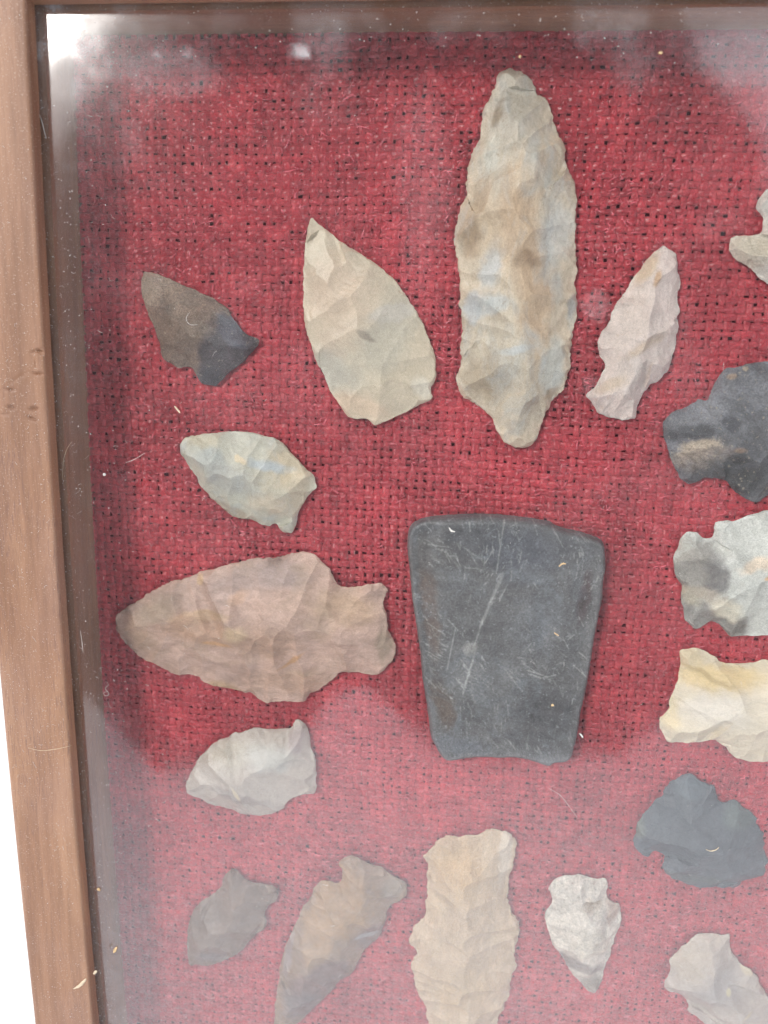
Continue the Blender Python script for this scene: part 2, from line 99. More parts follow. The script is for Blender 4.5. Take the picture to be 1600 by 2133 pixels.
COLOURS = {
 'two_tone': ((0.226, 0.163, 0.13), [(19.6, -58.2, 9.3, 5.6, -35, (0.395, 0.296, 0.227), 0.6), (20.5, -67.3, 5.6, 7.4, -20, (0.215, 0.145, 0.11), 0.7), (36.8, -73.3, 9.3, 8.4, 40, (0.049, 0.046, 0.059), 0.35), (30.6, -79.9, 4.9, 4.3, 0, (0.055, 0.051, 0.062), 0.4), (37.6, -66.9, 2.2, 4.9, 45, (0.127, 0.129, 0.156), 0.4), (29.7, -67.1, 3.5, 2.5, 0, (0.226, 0.163, 0.125), 0.7)]),
 'cream_leaf': ((0.555, 0.467, 0.355), [(62.7, -75.5, 7.4, 4.9, -30, (0.436, 0.401, 0.338), 0.6), (75.5, -67.1, 6.2, 11.1, -25, (0.47, 0.422, 0.341), 0.7), (63.7, -58.4, 7.4, 9.9, 0, (0.593, 0.456, 0.348), 0.8), (77.7, -61.4, 5.6, 2.2, 15, (0.519, 0.467, 0.407), 0.4), (69.4, -84.0, 6.2, 3.1, -20, (0.633, 0.479, 0.351), 0.7), (71.4, -67.2, 2.7, 0.6, -35, (0.276, 0.23, 0.182), 0.5), (85.2, -79.4, 2.5, 2.7, 0, (0.644, 0.576, 0.476), 0.4)]),
 'long_blade': ((0.567, 0.467, 0.356), [(113.9, -44.5, 4.0, 7.4, -10, (0.533, 0.514, 0.478), 0.5), (103.4, -16.0, 6.2, 9.3, 0, (0.519, 0.478, 0.407), 0.7), (98.9, -27.1, 1.7, 4.9, 0, (0.584, 0.551, 0.472), 0.6), (107.8, -27.0, 1.7, 4.9, -5, (0.56, 0.551, 0.513), 0.6), (108.2, -32.1, 4.9, 2.7, 15, (0.666, 0.603, 0.509), 0.6), (102.2, -70.9, 7.4, 8.6, 0, (0.469, 0.401, 0.315), 0.7), (116.0, -73.9, 2.7, 6.2, 0, (0.498, 0.502, 0.466), 0.5), (100.0, -51.1, 2.2, 6.2, -10, (0.49, 0.503, 0.51), 0.6), (99.3, -59.9, 4.9, 2.2, 10, (0.512, 0.514, 0.499), 0.5), (107.2, -69.4, 3.7, 1.0, 12, (0.502, 0.515, 0.522), 0.5), (113.6, -55.2, 3.0, 4.9, 0, (0.415, 0.401, 0.371), 0.5), (119.6, -59.4, 1.2, 2.5, 0, (0.323, 0.305, 0.288), 0.5), (96.5, -59.9, 1.7, 3.7, 0, (0.465, 0.468, 0.475), 0.5), (106.6, -41.5, 3.7, 11.1, 0, (0.513, 0.361, 0.236), 0.7), (110.4, -57.4, 3.7, 13.6, 6, (0.525, 0.361, 0.23), 0.6), (97.2, -41.6, 4.9, 7.4, 0, (0.514, 0.381, 0.257), 0.8), (99.9, -18.0, 0.9, 3.1, -18, (0.275, 0.208, 0.134), 0.5), (107.8, -48.9, 2.7, 1.7, 0, (0.3, 0.195, 0.117), 0.6), (94.9, -44.3, 2.2, 4.2, 0, (0.318, 0.216, 0.132), 0.7), (100.2, -76.7, 5.6, 4.3, -30, (0.369, 0.287, 0.195), 0.7), (109.9, -84.4, 4.9, 3.7, 0, (0.469, 0.401, 0.315), 0.6), (108.4, -88.0, 2.7, 2.2, 0, (0.371, 0.323, 0.269), 0.4), (116.4, -79.6, 2.0, 1.2, 40, (0.319, 0.223, 0.137), 0.5), (103.6, -38.4, 2.5, 7.4, 0, (0.489, 0.342, 0.221), 0.7)]),
 'pink_point': ((0.74, 0.619, 0.568), [(133.8, -60.2, 3.7, 8.6, -25, (0.755, 0.632, 0.57), 0.7), (132.9, -74.6, 3.7, 4.9, 0, (0.71, 0.605, 0.555), 0.6), (138.0, -53.0, 0.7, 1.7, -15, (0.602, 0.372, 0.21), 0.5), (135.6, -50.5, 1.5, 3.7, -30, (0.647, 0.502, 0.353), 0.6), (136.7, -67.8, 4.9, 1.2, 35, (0.606, 0.468, 0.366), 0.6), (129.8, -76.9, 3.7, 1.2, 30, (0.635, 0.503, 0.396), 0.7)]),
 'ivory_point': ((0.557, 0.503, 0.448), [(158.0, -46.0, 6.2, 3.7, 0, (0.581, 0.502, 0.393), 0.7)]),
 'charcoal_point': ((0.115, 0.112, 0.123), [(153.3, -79.6, 9.9, 6.8, 15, (0.202, 0.202, 0.223), 0.5), (162.7, -75.9, 7.4, 7.4, 0, (0.162, 0.163, 0.181), 0.6), (150.9, -87.6, 6.2, 1.7, 8, (0.055, 0.055, 0.062), 0.5), (151.9, -91.6, 5.2, 2.5, 10, (0.541, 0.434, 0.328), 0.35), (153.8, -93.8, 5.9, 2.7, 15, (0.32, 0.247, 0.203), 0.5), (145.8, -91.8, 2.2, 1.7, 0, (0.202, 0.196, 0.223), 0.5), (159.8, -97.1, 8.6, 4.9, -10, (0.058, 0.058, 0.059), 0.6), (158.4, -85.0, 2.5, 1.7, -50, (0.066, 0.065, 0.077), 0.4), (157.7, -74.4, 1.1, 0.6, 10, (0.368, 0.271, 0.2), 0.4), (160.8, -72.4, 0.6, 0.6, 0, (0.369, 0.287, 0.219), 0.4), (160.2, -91.2, 1.5, 0.6, 0, (0.3, 0.196, 0.139), 0.5)]),
 'mottled_base': ((0.586, 0.577, 0.537), [(153.0, -122.1, 5.9, 9.3, 0, (0.198, 0.175, 0.154), 0.4), (150.7, -117.3, 3.7, 3.1, 0, (0.425, 0.391, 0.345), 0.6), (158.4, -134.4, 7.4, 4.7, -20, (0.191, 0.168, 0.153), 0.35), (165.6, -136.5, 3.7, 3.1, -30, (0.165, 0.144, 0.126), 0.5), (159.4, -123.0, 2.5, 5.6, 10, (0.159, 0.144, 0.14), 0.45), (154.2, -128.3, 3.7, 2.5, 0, (0.457, 0.401, 0.307), 0.6), (158.8, -128.0, 4.9, 1.7, -20, (0.435, 0.371, 0.304), 0.6), (162.7, -131.6, 3.7, 2.5, -30, (0.651, 0.576, 0.456), 0.5), (169.2, -118.8, 4.9, 1.5, 20, (0.768, 0.617, 0.474), 0.6), (170.7, -121.8, 1.2, 0.5, 20, (0.671, 0.403, 0.215), 0.4)]),
 'buff_point': ((0.67, 0.566, 0.433), [(163.6, -149.6, 11.1, 3.1, 0, (0.742, 0.551, 0.284), 0.7), (156.0, -144.8, 3.7, 2.5, 0, (0.699, 0.565, 0.376), 0.7), (152.9, -161.0, 2.5, 3.7, 0, (0.729, 0.579, 0.36), 0.7), (162.2, -157.6, 7.4, 4.9, 0, (0.718, 0.636, 0.547), 0.8), (161.2, -149.5, 7.4, 0.7, -20, (0.524, 0.383, 0.201), 0.6)]),
 'slate_point': ((0.078, 0.086, 0.099), [(159.9, -181.2, 3.7, 2.7, 0, (0.12, 0.138, 0.155), 0.5), (147.5, -193.7, 1.9, 3.7, 0, (0.133, 0.145, 0.127), 0.6), (173.0, -188.5, 3.7, 3.7, -30, (0.105, 0.123, 0.119), 0.6), (162.9, -208.4, 9.9, 1.7, 0, (0.084, 0.096, 0.093), 0.6)]),
 'ash_point': ((0.418, 0.353, 0.308), [(35.6, -181.3, 6.2, 3.7, 15, (0.48, 0.419, 0.35), 0.7), (54.5, -175.4, 2.2, 3.7, -15, (0.339, 0.266, 0.258), 0.5), (38.1, -193.7, 9.9, 1.7, -12, (0.297, 0.246, 0.224), 0.5), (37.8, -191.9, 0.6, 2.5, 20, (0.585, 0.478, 0.34), 0.4), (46.4, -180.4, 7.4, 3.7, 0, (0.456, 0.431, 0.398), 0.7)]),
 'taupe_point': ((0.203, 0.139, 0.106), [(27.5, -233.1, 7.4, 4.9, 20, (0.177, 0.125, 0.098), 0.8), (46.2, -223.1, 1.5, 1.5, 0, (0.194, 0.124, 0.082), 0.6), (35.7, -219.4, 1.2, 1.7, 0, (0.114, 0.061, 0.041), 0.6), (28.6, -247.8, 4.9, 2.5, 0, (0.187, 0.147, 0.136), 0.7)]),
 'tan_mauve': ((0.279, 0.186, 0.13), [(68.5, -225.6, 9.3, 11.7, -25, (0.341, 0.203, 0.104), 0.3), (60.3, -236.1, 4.9, 8.6, -15, (0.364, 0.23, 0.136), 0.3), (82.2, -219.5, 3.7, 2.7, 20, (0.28, 0.22, 0.178), 0.5), (63.2, -252.2, 11.1, 7.4, 35, (0.177, 0.112, 0.103), 0.3), (77.1, -235.9, 4.9, 6.2, -20, (0.161, 0.105, 0.096), 0.4), (75.0, -235.3, 3.1, 1.0, 15, (0.315, 0.297, 0.297), 0.4), (56.1, -261.5, 4.9, 6.2, -15, (0.17, 0.132, 0.128), 0.5), (51.8, -245.2, 1.2, 6.2, -10, (0.291, 0.222, 0.208), 0.5)]),
 'buff_blade': ((0.566, 0.418, 0.293), [(100.7, -210.0, 6.2, 7.4, 0, (0.551, 0.373, 0.215), 0.8), (113.0, -205.7, 1.7, 11.1, -4, (0.656, 0.553, 0.452), 0.5), (102.6, -249.3, 7.4, 6.2, 0, (0.579, 0.417, 0.27), 0.8), (94.5, -222.9, 2.5, 4.9, 0, (0.594, 0.441, 0.304), 0.7)]),
 'small_mottled': ((0.624, 0.557, 0.492), [(131.4, -216.1, 5.6, 4.9, 0, (0.61, 0.55, 0.491), 0.6), (137.9, -230.9, 5.6, 4.9, 0, (0.638, 0.563, 0.471), 0.7), (135.2, -239.1, 7.4, 2.7, -10, (0.234, 0.192, 0.174), 0.5), (139.8, -245.8, 3.5, 3.5, 0, (0.279, 0.23, 0.191), 0.5), (138.1, -242.0, 4.9, 1.0, 10, (0.476, 0.416, 0.358), 0.5), (142.9, -221.0, 1.7, 3.7, 0, (0.413, 0.294, 0.235), 0.6), (136.9, -218.6, 2.5, 1.7, -20, (0.499, 0.394, 0.297), 0.6)]),
 'pearl_point': ((0.419, 0.353, 0.308), [(171.4, -239.7, 7.4, 6.2, -20, (0.34, 0.297, 0.276), 0.6), (164.4, -234.2, 4.9, 4.9, 0, (0.468, 0.386, 0.312), 0.7), (181.4, -236.2, 2.0, 1.2, -40, (0.575, 0.481, 0.349), 0.5), (176.0, -241.6, 0.7, 1.0, 0, (0.533, 0.455, 0.293), 0.4), (181.5, -248.1, 1.7, 0.7, 30, (0.506, 0.408, 0.281), 0.5), (168.7, -226.7, 7.4, 1.7, 0, (0.468, 0.386, 0.321), 0.7)]),
 'blue_grey': ((0.495, 0.467, 0.387), [(32.0, -99.3, 4.9, 3.1, -25, (0.397, 0.412, 0.39), 0.5), (39.4, -104.0, 8.6, 3.7, -20, (0.415, 0.401, 0.363), 0.6), (51.9, -101.0, 4.9, 5.6, 0, (0.579, 0.467, 0.324), 0.7), (49.4, -109.8, 6.2, 2.7, -10, (0.541, 0.444, 0.337), 0.6), (35.5, -112.3, 8.6, 1.7, -18, (0.369, 0.296, 0.22), 0.5), (39.9, -98.4, 1.9, 0.9, -25, (0.648, 0.526, 0.354), 0.25), (46.9, -99.9, 4.9, 1.2, -10, (0.469, 0.502, 0.521), 0.6), (28.3, -93.9, 4.9, 1.7, 0, (0.555, 0.489, 0.356), 0.7), (54.4, -107.0, 2.7, 4.9, -20, (0.457, 0.38, 0.283), 0.6)]),
 'brown_large': ((0.502, 0.337, 0.276), [(41.6, -130.8, 13.6, 4.3, 18, (0.456, 0.327, 0.288), 0.6), (28.4, -140.9, 7.4, 1.5, 8, (0.513, 0.342, 0.216), 0.4), (30.9, -144.8, 11.1, 3.7, -5, (0.476, 0.291, 0.2), 0.7), (48.0, -146.5, 7.4, 4.9, 0, (0.398, 0.249, 0.183), 0.7), (67.2, -135.9, 7.4, 4.3, 0, (0.501, 0.334, 0.228), 0.7), (38.2, -144.7, 3.2, 2.2, 0, (0.577, 0.412, 0.269), 0.6), (39.0, -134.9, 2.7, 1.7, 30, (0.55, 0.346, 0.25), 0.6), (28.1, -131.3, 1.0, 1.5, -20, (0.59, 0.392, 0.241), 0.35), (16.5, -140.3, 7.4, 3.1, 25, (0.358, 0.263, 0.199), 0.6), (53.2, -158.5, 13.6, 3.5, 0, (0.454, 0.291, 0.217), 0.6), (33.5, -148.1, 3.7, 0.6, -6, (0.574, 0.317, 0.158), 0.4), (53.4, -151.6, 4.9, 0.6, 32, (0.463, 0.257, 0.132), 0.4), (48.7, -125.8, 2.5, 1.5, 20, (0.204, 0.13, 0.109), 0.5), (50.6, -129.0, 7.4, 3.0, 0, (0.445, 0.327, 0.295), 0.6), (77.5, -146.0, 2.0, 4.9, 0, (0.275, 0.202, 0.148), 0.6), (12.1, -148.8, 4.9, 3.7, -25, (0.399, 0.272, 0.202), 0.7), (34.5, -162.6, 4.9, 2.2, -10, (0.453, 0.296, 0.177), 0.6)]),
 'celt': ((0.13, 0.125, 0.129), [(108.3, -116.4, 23.5, 4.9, -4, (0.095, 0.094, 0.103), 0.6), (112.1, -119.3, 7.4, 6.2, 0, (0.096, 0.098, 0.115), 0.6), (103.0, -152.4, 11.1, 6.2, 20, (0.173, 0.169, 0.175), 0.8), (116.9, -136.9, 7.4, 7.4, 0, (0.161, 0.159, 0.169), 0.8), (113.6, -124.3, 4.9, 2.5, 0, (0.156, 0.159, 0.175), 0.7), (89.1, -134.6, 2.2, 14.8, 8, (0.123, 0.089, 0.076), 0.5), (93.3, -159.9, 2.7, 7.4, 18, (0.117, 0.085, 0.069), 0.5), (127.8, -129.8, 1.5, 6.2, -5, (0.089, 0.063, 0.064), 0.5), (89.2, -120.5, 6.2, 4.9, 0, (0.114, 0.107, 0.108), 0.7), (96.4, -172.2, 7.4, 2.2, -5, (0.137, 0.139, 0.156), 0.5), (100.1, -144.5, 1.7, 2.0, 0, (0.279, 0.27, 0.262), 0.5), (118.6, -162.2, 8.6, 7.4, 0, (0.085, 0.081, 0.086), 0.8)]),
}
SCRATCHES = [(106.7, -110.8, 105.5, -124.1, 0.35, 0.35), (107.1, -124.0, 102.6, -137.4, 0.8, 0.4), (102.9, -136.1, 100.6, -145.1, 0.45, 0.4), (101.2, -145.7, 98.8, -157.0, 0.5, 0.55), (95.9, -139.7, 94.3, -151.4, 0.3, 0.55), (108.8, -149.1, 113.8, -155.2, 0.35, 0.35), (115.8, -150.5, 118.3, -151.4, 0.4, 0.45), (118.3, -151.4, 122.0, -150.4, 0.35, 0.45), (122.1, -147.5, 123.8, -146.8, 0.5, 0.3), (88.2, -118.0, 93.4, -118.1, 0.25, 0.35), (90.0, -118.9, 94.6, -118.9, 0.2, 0.35), (93.0, -120.3, 95.9, -120.3, 0.25, 0.3), (97.8, -123.1, 101.3, -123.2, 0.25, 0.35), (115.6, -129.5, 121.3, -129.1, 0.15, 0.4), (90.6, -134.3, 94.4, -139.8, 0.15, 0.35), (114.8, -126.1, 116.7, -128.4, 0.15, 0.35), (92.5, -123.6, 94.2, -122.9, 0.2, 0.3), (124.3, -140.8, 125.9, -139.4, 0.25, 0.5), (108.8, -132.0, 109.8, -133.8, 0.2, 0.3), (113.6, -144.3, 115.5, -141.6, 0.25, 0.3), (100.5, -155.5, 101.9, -159.4, 0.5, 0.25), (102.9, -154.7, 104.3, -158.6, 0.5, 0.22), (120.0, -122.7, 121.2, -124.1, 0.2, 0.35), (107.6, -112.6, 110.9, -110.6, 0.2, 0.3), (95.3, -147.4, 97.8, -149.2, 0.25, 0.35), (93.6, -140.5, 95.3, -141.0, 0.2, 0.35)]
DENTS = [(-2.9, -72.6, 1.5, 0.35, 12, 0.22), (-2.0, -72.9, 0.8, 0.4, -25, 0.2), (-3.1, -77.7, 1.5, 0.3, 0, 0.22), (-10.4, -81.6, 1.6, 0.3, 0, 0.16), (-10.3, -85.8, 1.0, 0.45, 0, 0.2), (-4.7, -85.9, 1.1, 0.5, 10, 0.25), (-5.3, -88.2, 1.2, 0.4, -20, 0.2), (-11.9, -87.4, 1.3, 0.3, 0, 0.1), (-7.6, -78.7, 4.5, 0.25, 30, 0.07), (-3.4, -75.5, 0.25, 1.3, 0, 0.08)]
DEBRIS = [
 ('wood_shaving', 'rail', 'pale curled wood shaving lying on the left rail near its lower end', [(-5.0,-246.4),(-3.2,-245.2),(-2.1,-244.0),(-1.1,-242.6)], 0.55, 'straw'),
 ('wood_chip', 'rail', 'small pale chip on the inner edge of the left rail, just above the curled shaving', [(1.2,-240.9),(2.1,-239.6)], 0.5, 'straw'),
 ('flake', 'glass', 'larger round tan flake on the glass beside the left rail, left of the taupe point', [(1.2,-217.6),(2.2,-217.8)], 0.6, 'tan'),
 ('flake', 'glass', 'orange-tan flake on the glass near the bottom left corner, below the round tan flake', [(4.9,-237.8),(5.9,-235.8)], 0.55, 'tan'),
 ('crumb', 'glass', 'white crumb on the glass left of the blue-grey point', [(9.2,-101.7),(9.9,-101.5)], 0.5, 'white'),
 ('splinter', 'glass', 'straw-coloured splinter above the blunt tip of the blue-grey point', [(27.6,-84.5),(28.2,-85.2),(28.9,-86.1)], 0.28, 'straw'),
 ('lint_fibre', 'glass', 'hooked pale lint fibre over the middle of the two-tone brown and slate point', [(31.9,-63.0),(31.1,-64.1),(31.2,-65.1),(32.1,-65.8),(33.7,-65.7)], 0.09, 'white'),
 ('splinter', 'glass', 'orange splinter over the upper right of the dark stone celt', [(119.3,-118.9),(120.1,-118.2),(120.9,-118.2)], 0.25, 'tan'),
 ('crumb', 'glass', 'yellowish crumb over the lower right of the dark stone celt', [(120.0,-154.2),(120.7,-154.0)], 0.38, 'tan'),
 ('splinter', 'glass', 'whitish splinter over the upper left corner of the dark stone celt', [(93.2,-110.7),(93.8,-111.5),(94.7,-111.7)], 0.25, 'white'),
 ('splinter', 'glass', 'short tan splinter over the middle right of the dark stone celt', [(119.4,-135.4),(120.6,-136.1)], 0.2, 'tan'),
 ('lint_fibre', 'glass', 'curved yellow-white fibre over the slate-grey broad point', [(160.7,-190.2),(161.9,-190.6),(163.1,-190.2),(163.8,-189.3)], 0.2, 'straw'),
 ('hair', 'glass', 'pale hair on the glass beside the left rail, below the bright glare', [(-1.0,-21.3),(-0.5,-23.0),(-0.2,-24.6),(0.3,-26.3)], 0.13, 'white'),
 ('hair', 'glass', 'long looping hair on the glass along the left rail, below its dents', [(1.8,-93.9),(0.5,-95.7),(-0.5,-98.1),(-0.9,-100.5),(-1.2,-103.4)], 0.08, 'straw'),
 ('hair', 'rail', 'pale hair lying across the lower half of the left rail', [(-12.6,-173.4),(-9.3,-174.0),(-5.4,-173.3),(-0.8,-171.9)], 0.1, 'straw'),
 ('crumb', 'glass', 'white crumb with a tail, right of the celt lower corner', [(127.4,-161.1),(127.9,-161.6),(128.3,-162.2)], 0.28, 'white'),
 ('hair', 'glass', 'thin white hair on the glass right of and below the celt', [(120.7,-176.5),(123.8,-178.2),(126.3,-181.1),(128.8,-184.4)], 0.07, 'white'),
 ('splinter', 'glass', 'tan splinter on the glass just above the tip of the long blade', [(103.2,-10.2),(103.6,-10.5)], 0.4, 'tan'),
 ('splinter', 'glass', 'tan splinter near the top rail, right of the long blade tip', [(131.2,-9.8),(132.0,-9.8)], 0.35, 'tan'),
 ('hair', 'glass', 'pale straight hair on the glass left of the blue-grey point tip', [(15.0,-98.5),(17.2,-97.6),(19.9,-96.0)], 0.08, 'white'),
 ('hair', 'glass', 'upright white hair on the glass left of the large brown point tip', [(1.0,-142.1),(1.2,-145.0),(1.4,-148.3)], 0.1, 'white'),
 ('curl', 'glass', 'tiny looped white curl on the glass, left of and below the large brown point', [(7.2,-155.8),(7.6,-156.7),(6.7,-157.7),(7.3,-158.6),(7.6,-159.3),(6.7,-159.8),(6.3,-159.0),(7.3,-158.4)], 0.08, 'white'),
]

# case dimensions, mm
GLASS_Z, RAIL_Z, RAIL_W, RAIL_BOTTOM = 15.87, 20.5, 17.7, -15.0
CASE_W, CASE_H = 240.0, 310.0

# ------------------------------------------------------------------ helpers
def link_mesh(name, verts, faces, mat, parent=None, smooth=True, origin=(0, 0, 0), colour=None, attr=None, mats=None, midx=None):
    """One mesh object from millimetre points; faces is an (n,3) or (n,4) array or a list of tuples."""
    v = (np.asarray(verts, float) - np.asarray(origin, float)) * MM
    me = bpy.data.meshes.new(name)
    if isinstance(faces, np.ndarray):
        n, k = faces.shape
        me.vertices.add(len(v)); me.vertices.foreach_set('co', v.astype(np.float32).ravel())
        me.loops.add(n * k); me.loops.foreach_set('vertex_index', faces.astype(np.int32).ravel())
        me.polygons.add(n)
        me.polygons.foreach_set('loop_start', np.arange(0, n * k, k, dtype=np.int32))
        me.update(calc_edges=True)
    else:
        me.from_pydata([tuple(p) for p in v], [], faces)
    if smooth:
        me.polygons.foreach_set('use_smooth', np.ones(len(me.polygons), bool))
    if colour is not None:
        a = me.color_attributes.new('stone_colour', 'FLOAT_COLOR', 'POINT')
        a.data.foreach_set('color', np.concatenate([colour, np.ones((len(colour), 1))], 1).astype(np.float32).ravel())
    if attr is not None:
        for an, av in attr.items():
            a = me.attributes.new(an, 'FLOAT', 'POINT')
            a.data.foreach_set('value', np.asarray(av, np.float32))
    for m in (mats or [mat]):
        me.materials.append(m)
    if midx is not None:
        me.polygons.foreach_set('material_index', np.asarray(midx, np.int32))
    me.validate()
    me.update()
    o = bpy.data.objects.new(name, me)
    COL.objects.link(o)
    if parent is not None:
        o.parent = parent
    o.location = Vector(origin) * MM
    return o

def empty(name, loc=(0, 0, 0), parent=None):
    o = bpy.data.objects.new(name, None)
    o.empty_display_size = 0.02
    COL.objects.link(o)
    o.location = Vector(loc) * MM
    if parent is not None:
        o.parent = parent
    return o

def tag(o, label=None, category=None, group=None, kind=None):
    for k, v in (('label', label), ('category', category), ('group', group), ('kind', kind)):
        if v:
            o[k] = v
    return o

def vnoise(x, y, seed=0):
    """Smooth lattice noise in 0..1, one unit per lattice cell."""
    xi, yi = np.floor(x).astype(np.int64), np.floor(y).astype(np.int64)
    fx, fy = x - xi, y - yi
    fx, fy = fx * fx * (3 - 2 * fx), fy * fy * (3 - 2 * fy)
    def h(a, b):
        n = (a * 374761393 + b * 668265263 + seed * 2147483 + 1013904223) & 0xffffffff
        n = ((n ^ (n >> 13)) * 1274126177) & 0xffffffff
        return ((n ^ (n >> 16)) & 0xffff) / 65535.0
    a, b, c, d = h(xi, yi), h(xi + 1, yi), h(xi, yi + 1), h(xi + 1, yi + 1)
    return (a * (1 - fx) + b * fx) * (1 - fy) + (c * (1 - fx) + d * fx) * fy

def fbm(x, y, scale, seed=0, octaves=4):
    s, amp, tot = 0.0, 1.0, 0.0
    for o in range(octaves):
        s = s + amp * vnoise(x / scale * 2 ** o, y / scale * 2 ** o, seed + 17 * o)
        tot += amp
        amp *= 0.5
    return s / tot

def sstep(a, b, x):
    t = np.clip((x - a) / (b - a), 0, 1)
    return t * t * (3 - 2 * t)

# ------------------------------------------------------------------ materials
def new_mat(name):
    m = bpy.data.materials.new(name)
    m.use_nodes = True
    n, l = m.node_tree.nodes, m.node_tree.links
    n.clear()
    out = n.new('ShaderNodeOutputMaterial')
    return m, n, l, out

def principled(n, l, out, rough=0.5, spec=0.5):
    b = n.new('ShaderNodeBsdfPrincipled')
    b.inputs['Roughness'].default_value = rough
    b.inputs['Specular IOR Level'].default_value = spec
    l.new(b.outputs['BSDF'], out.inputs['Surface'])
    return b

def coords(n, l, scale=(1, 1, 1), rot=(0, 0, 0)):
    tc = n.new('ShaderNodeTexCoord')
    mp = n.new('ShaderNodeMapping')
    mp.inputs['Scale'].default_value = scale
    mp.inputs['Rotation'].default_value = rot
    l.new(tc.outputs['Object'], mp.inputs['Vector'])
    return mp.outputs['Vector']

def noise(n, l, vec, scale, detail=4, rough=0.55, distort=0.0):
    t = n.new('ShaderNodeTexNoise')
    t.inputs['Scale'].default_value = scale
    t.inputs['Detail'].default_value = detail
    t.inputs['Roughness'].default_value = rough
    t.inputs['Distortion'].default_value = distort
    l.new(vec, t.inputs['Vector'])
    return t.outputs['Fac']

def ramp(n, l, fac, stops):
    r = n.new('ShaderNodeValToRGB')
    e = r.color_ramp.elements
    while len(e) < len(stops):
        e.new(0.5)
    for i, (p, c) in enumerate(stops):
        e[i].position = p
        e[i].color = (*c, 1) if len(c) == 3 else c
    l.new(fac, r.inputs['Fac'])
    return r.outputs['Color']

def mix(n, l, fac, a, b, mode='MIX'):
    m = n.new('ShaderNodeMixRGB')
    m.blend_type = mode
    for s, v in ((0, fac), (1, a), (2, b)):
        if hasattr(v, 'links'):
            l.new(v, m.inputs[s])
        else:
            m.inputs[s].default_value = v if s == 0 else (*v, 1)
    return m.outputs['Color']

def math_node(n, l, op, a, b=None):
    m = n.new('ShaderNodeMath')
    m.operation = op
    for i, v in enumerate((a, b)):
        if v is None:
            continue
        if hasattr(v, 'links'):
            l.new(v, m.inputs[i])
        else:
            m.inputs[i].default_value = v
    return m.outputs[0]

def bump(n, l, height, strength, dist, bsdf):
    b = n.new('ShaderNodeBump')
    b.inputs['Strength'].default_value = strength
    b.inputs['Distance'].default_value = dist
    l.new(height, b.inputs['Height'])
    l.new(b.outputs['Normal'], bsdf.inputs['Normal'])
    return b

def plain_mat(name, colour, rough=0.6, spec=0.4, var=0.25, scale=900.0):
    m, n, l, out = new_mat(name)
    b = principled(n, l, out, rough, spec)
    v = coords(n, l)
    f = noise(n, l, v, scale)
    d = tuple(c * (1 - var) for c in colour)
    e = tuple(min(1, c * (1 + var)) for c in colour)
    l.new(ramp(n, l, f, [(0.3, d), (0.7, e)]), b.inputs['Base Color'])
    return m

def wood_mat(name, along):
    """Stained open-pored wood; along = 'y' or 'x' is the grain direction."""
    m, n, l, out = new_mat(name)
    b = principled(n, l, out, 0.5, 0.35)
    def st(a, c):
        return (a, c, a) if along == 'y' else (c, a, a)
    broad = noise(n, l, coords(n, l, st(70, 9)), 1.0, 5, 0.6, 0.6)
    fine = noise(n, l, coords(n, l, st(650, 38)), 1.0, 5, 0.65)
    pores = noise(n, l, coords(n, l, st(3600, 260)), 1.0, 2, 0.5)
    patch = noise(n, l, coords(n, l, (38, 26, 38)), 1.0, 4, 0.6)
    c = ramp(n, l, broad, [(0.30, (0.205, 0.106, 0.064)), (0.5, (0.295, 0.162, 0.100)), (0.70, (0.385, 0.224, 0.138))])
    c = mix(n, l, 0.5, c, ramp(n, l, fine, [(0.3, (0.62, 0.56, 0.53)), (0.62, (1.12, 1.08, 1.05))]), 'MULTIPLY')
    c = mix(n, l, ramp(n, l, patch, [(0.46, (0, 0, 0)), (0.72, (0.34, 0.34, 0.34))]), c, (0.31, 0.195, 0.160))
    pr = ramp(n, l, pores, [(0.56, (0, 0, 0)), (0.63, (1, 1, 1))])
    pz = ramp(n, l, noise(n, l, coords(n, l, st(60, 14)), 1.0, 3), [(0.42, (0.15, 0.15, 0.15)), (0.62, (0.8, 0.8, 0.8))])
    pf = mix(n, l, 1.0, pr, pz, 'MULTIPLY')
    c = mix(n, l, pf, c, (0.19, 0.105, 0.085))
    # settled dust: pale grain all over
    dust = ramp(n, l, noise(n, l, coords(n, l, (1, 1, 1)), 2600, 2, 0.5), [(0.60, (0, 0, 0)), (0.74, (0.5, 0.5, 0.5))])
    c = mix(n, l, dust, c, (0.50, 0.39, 0.31))
    l.new(c, b.inputs['Base Color'])
    h = math_node(n, l, 'SUBTRACT', fine, math_node(n, l, 'MULTIPLY', pf, 0.9))
    bump(n, l, h, 0.35, 0.0003, b)
    return m

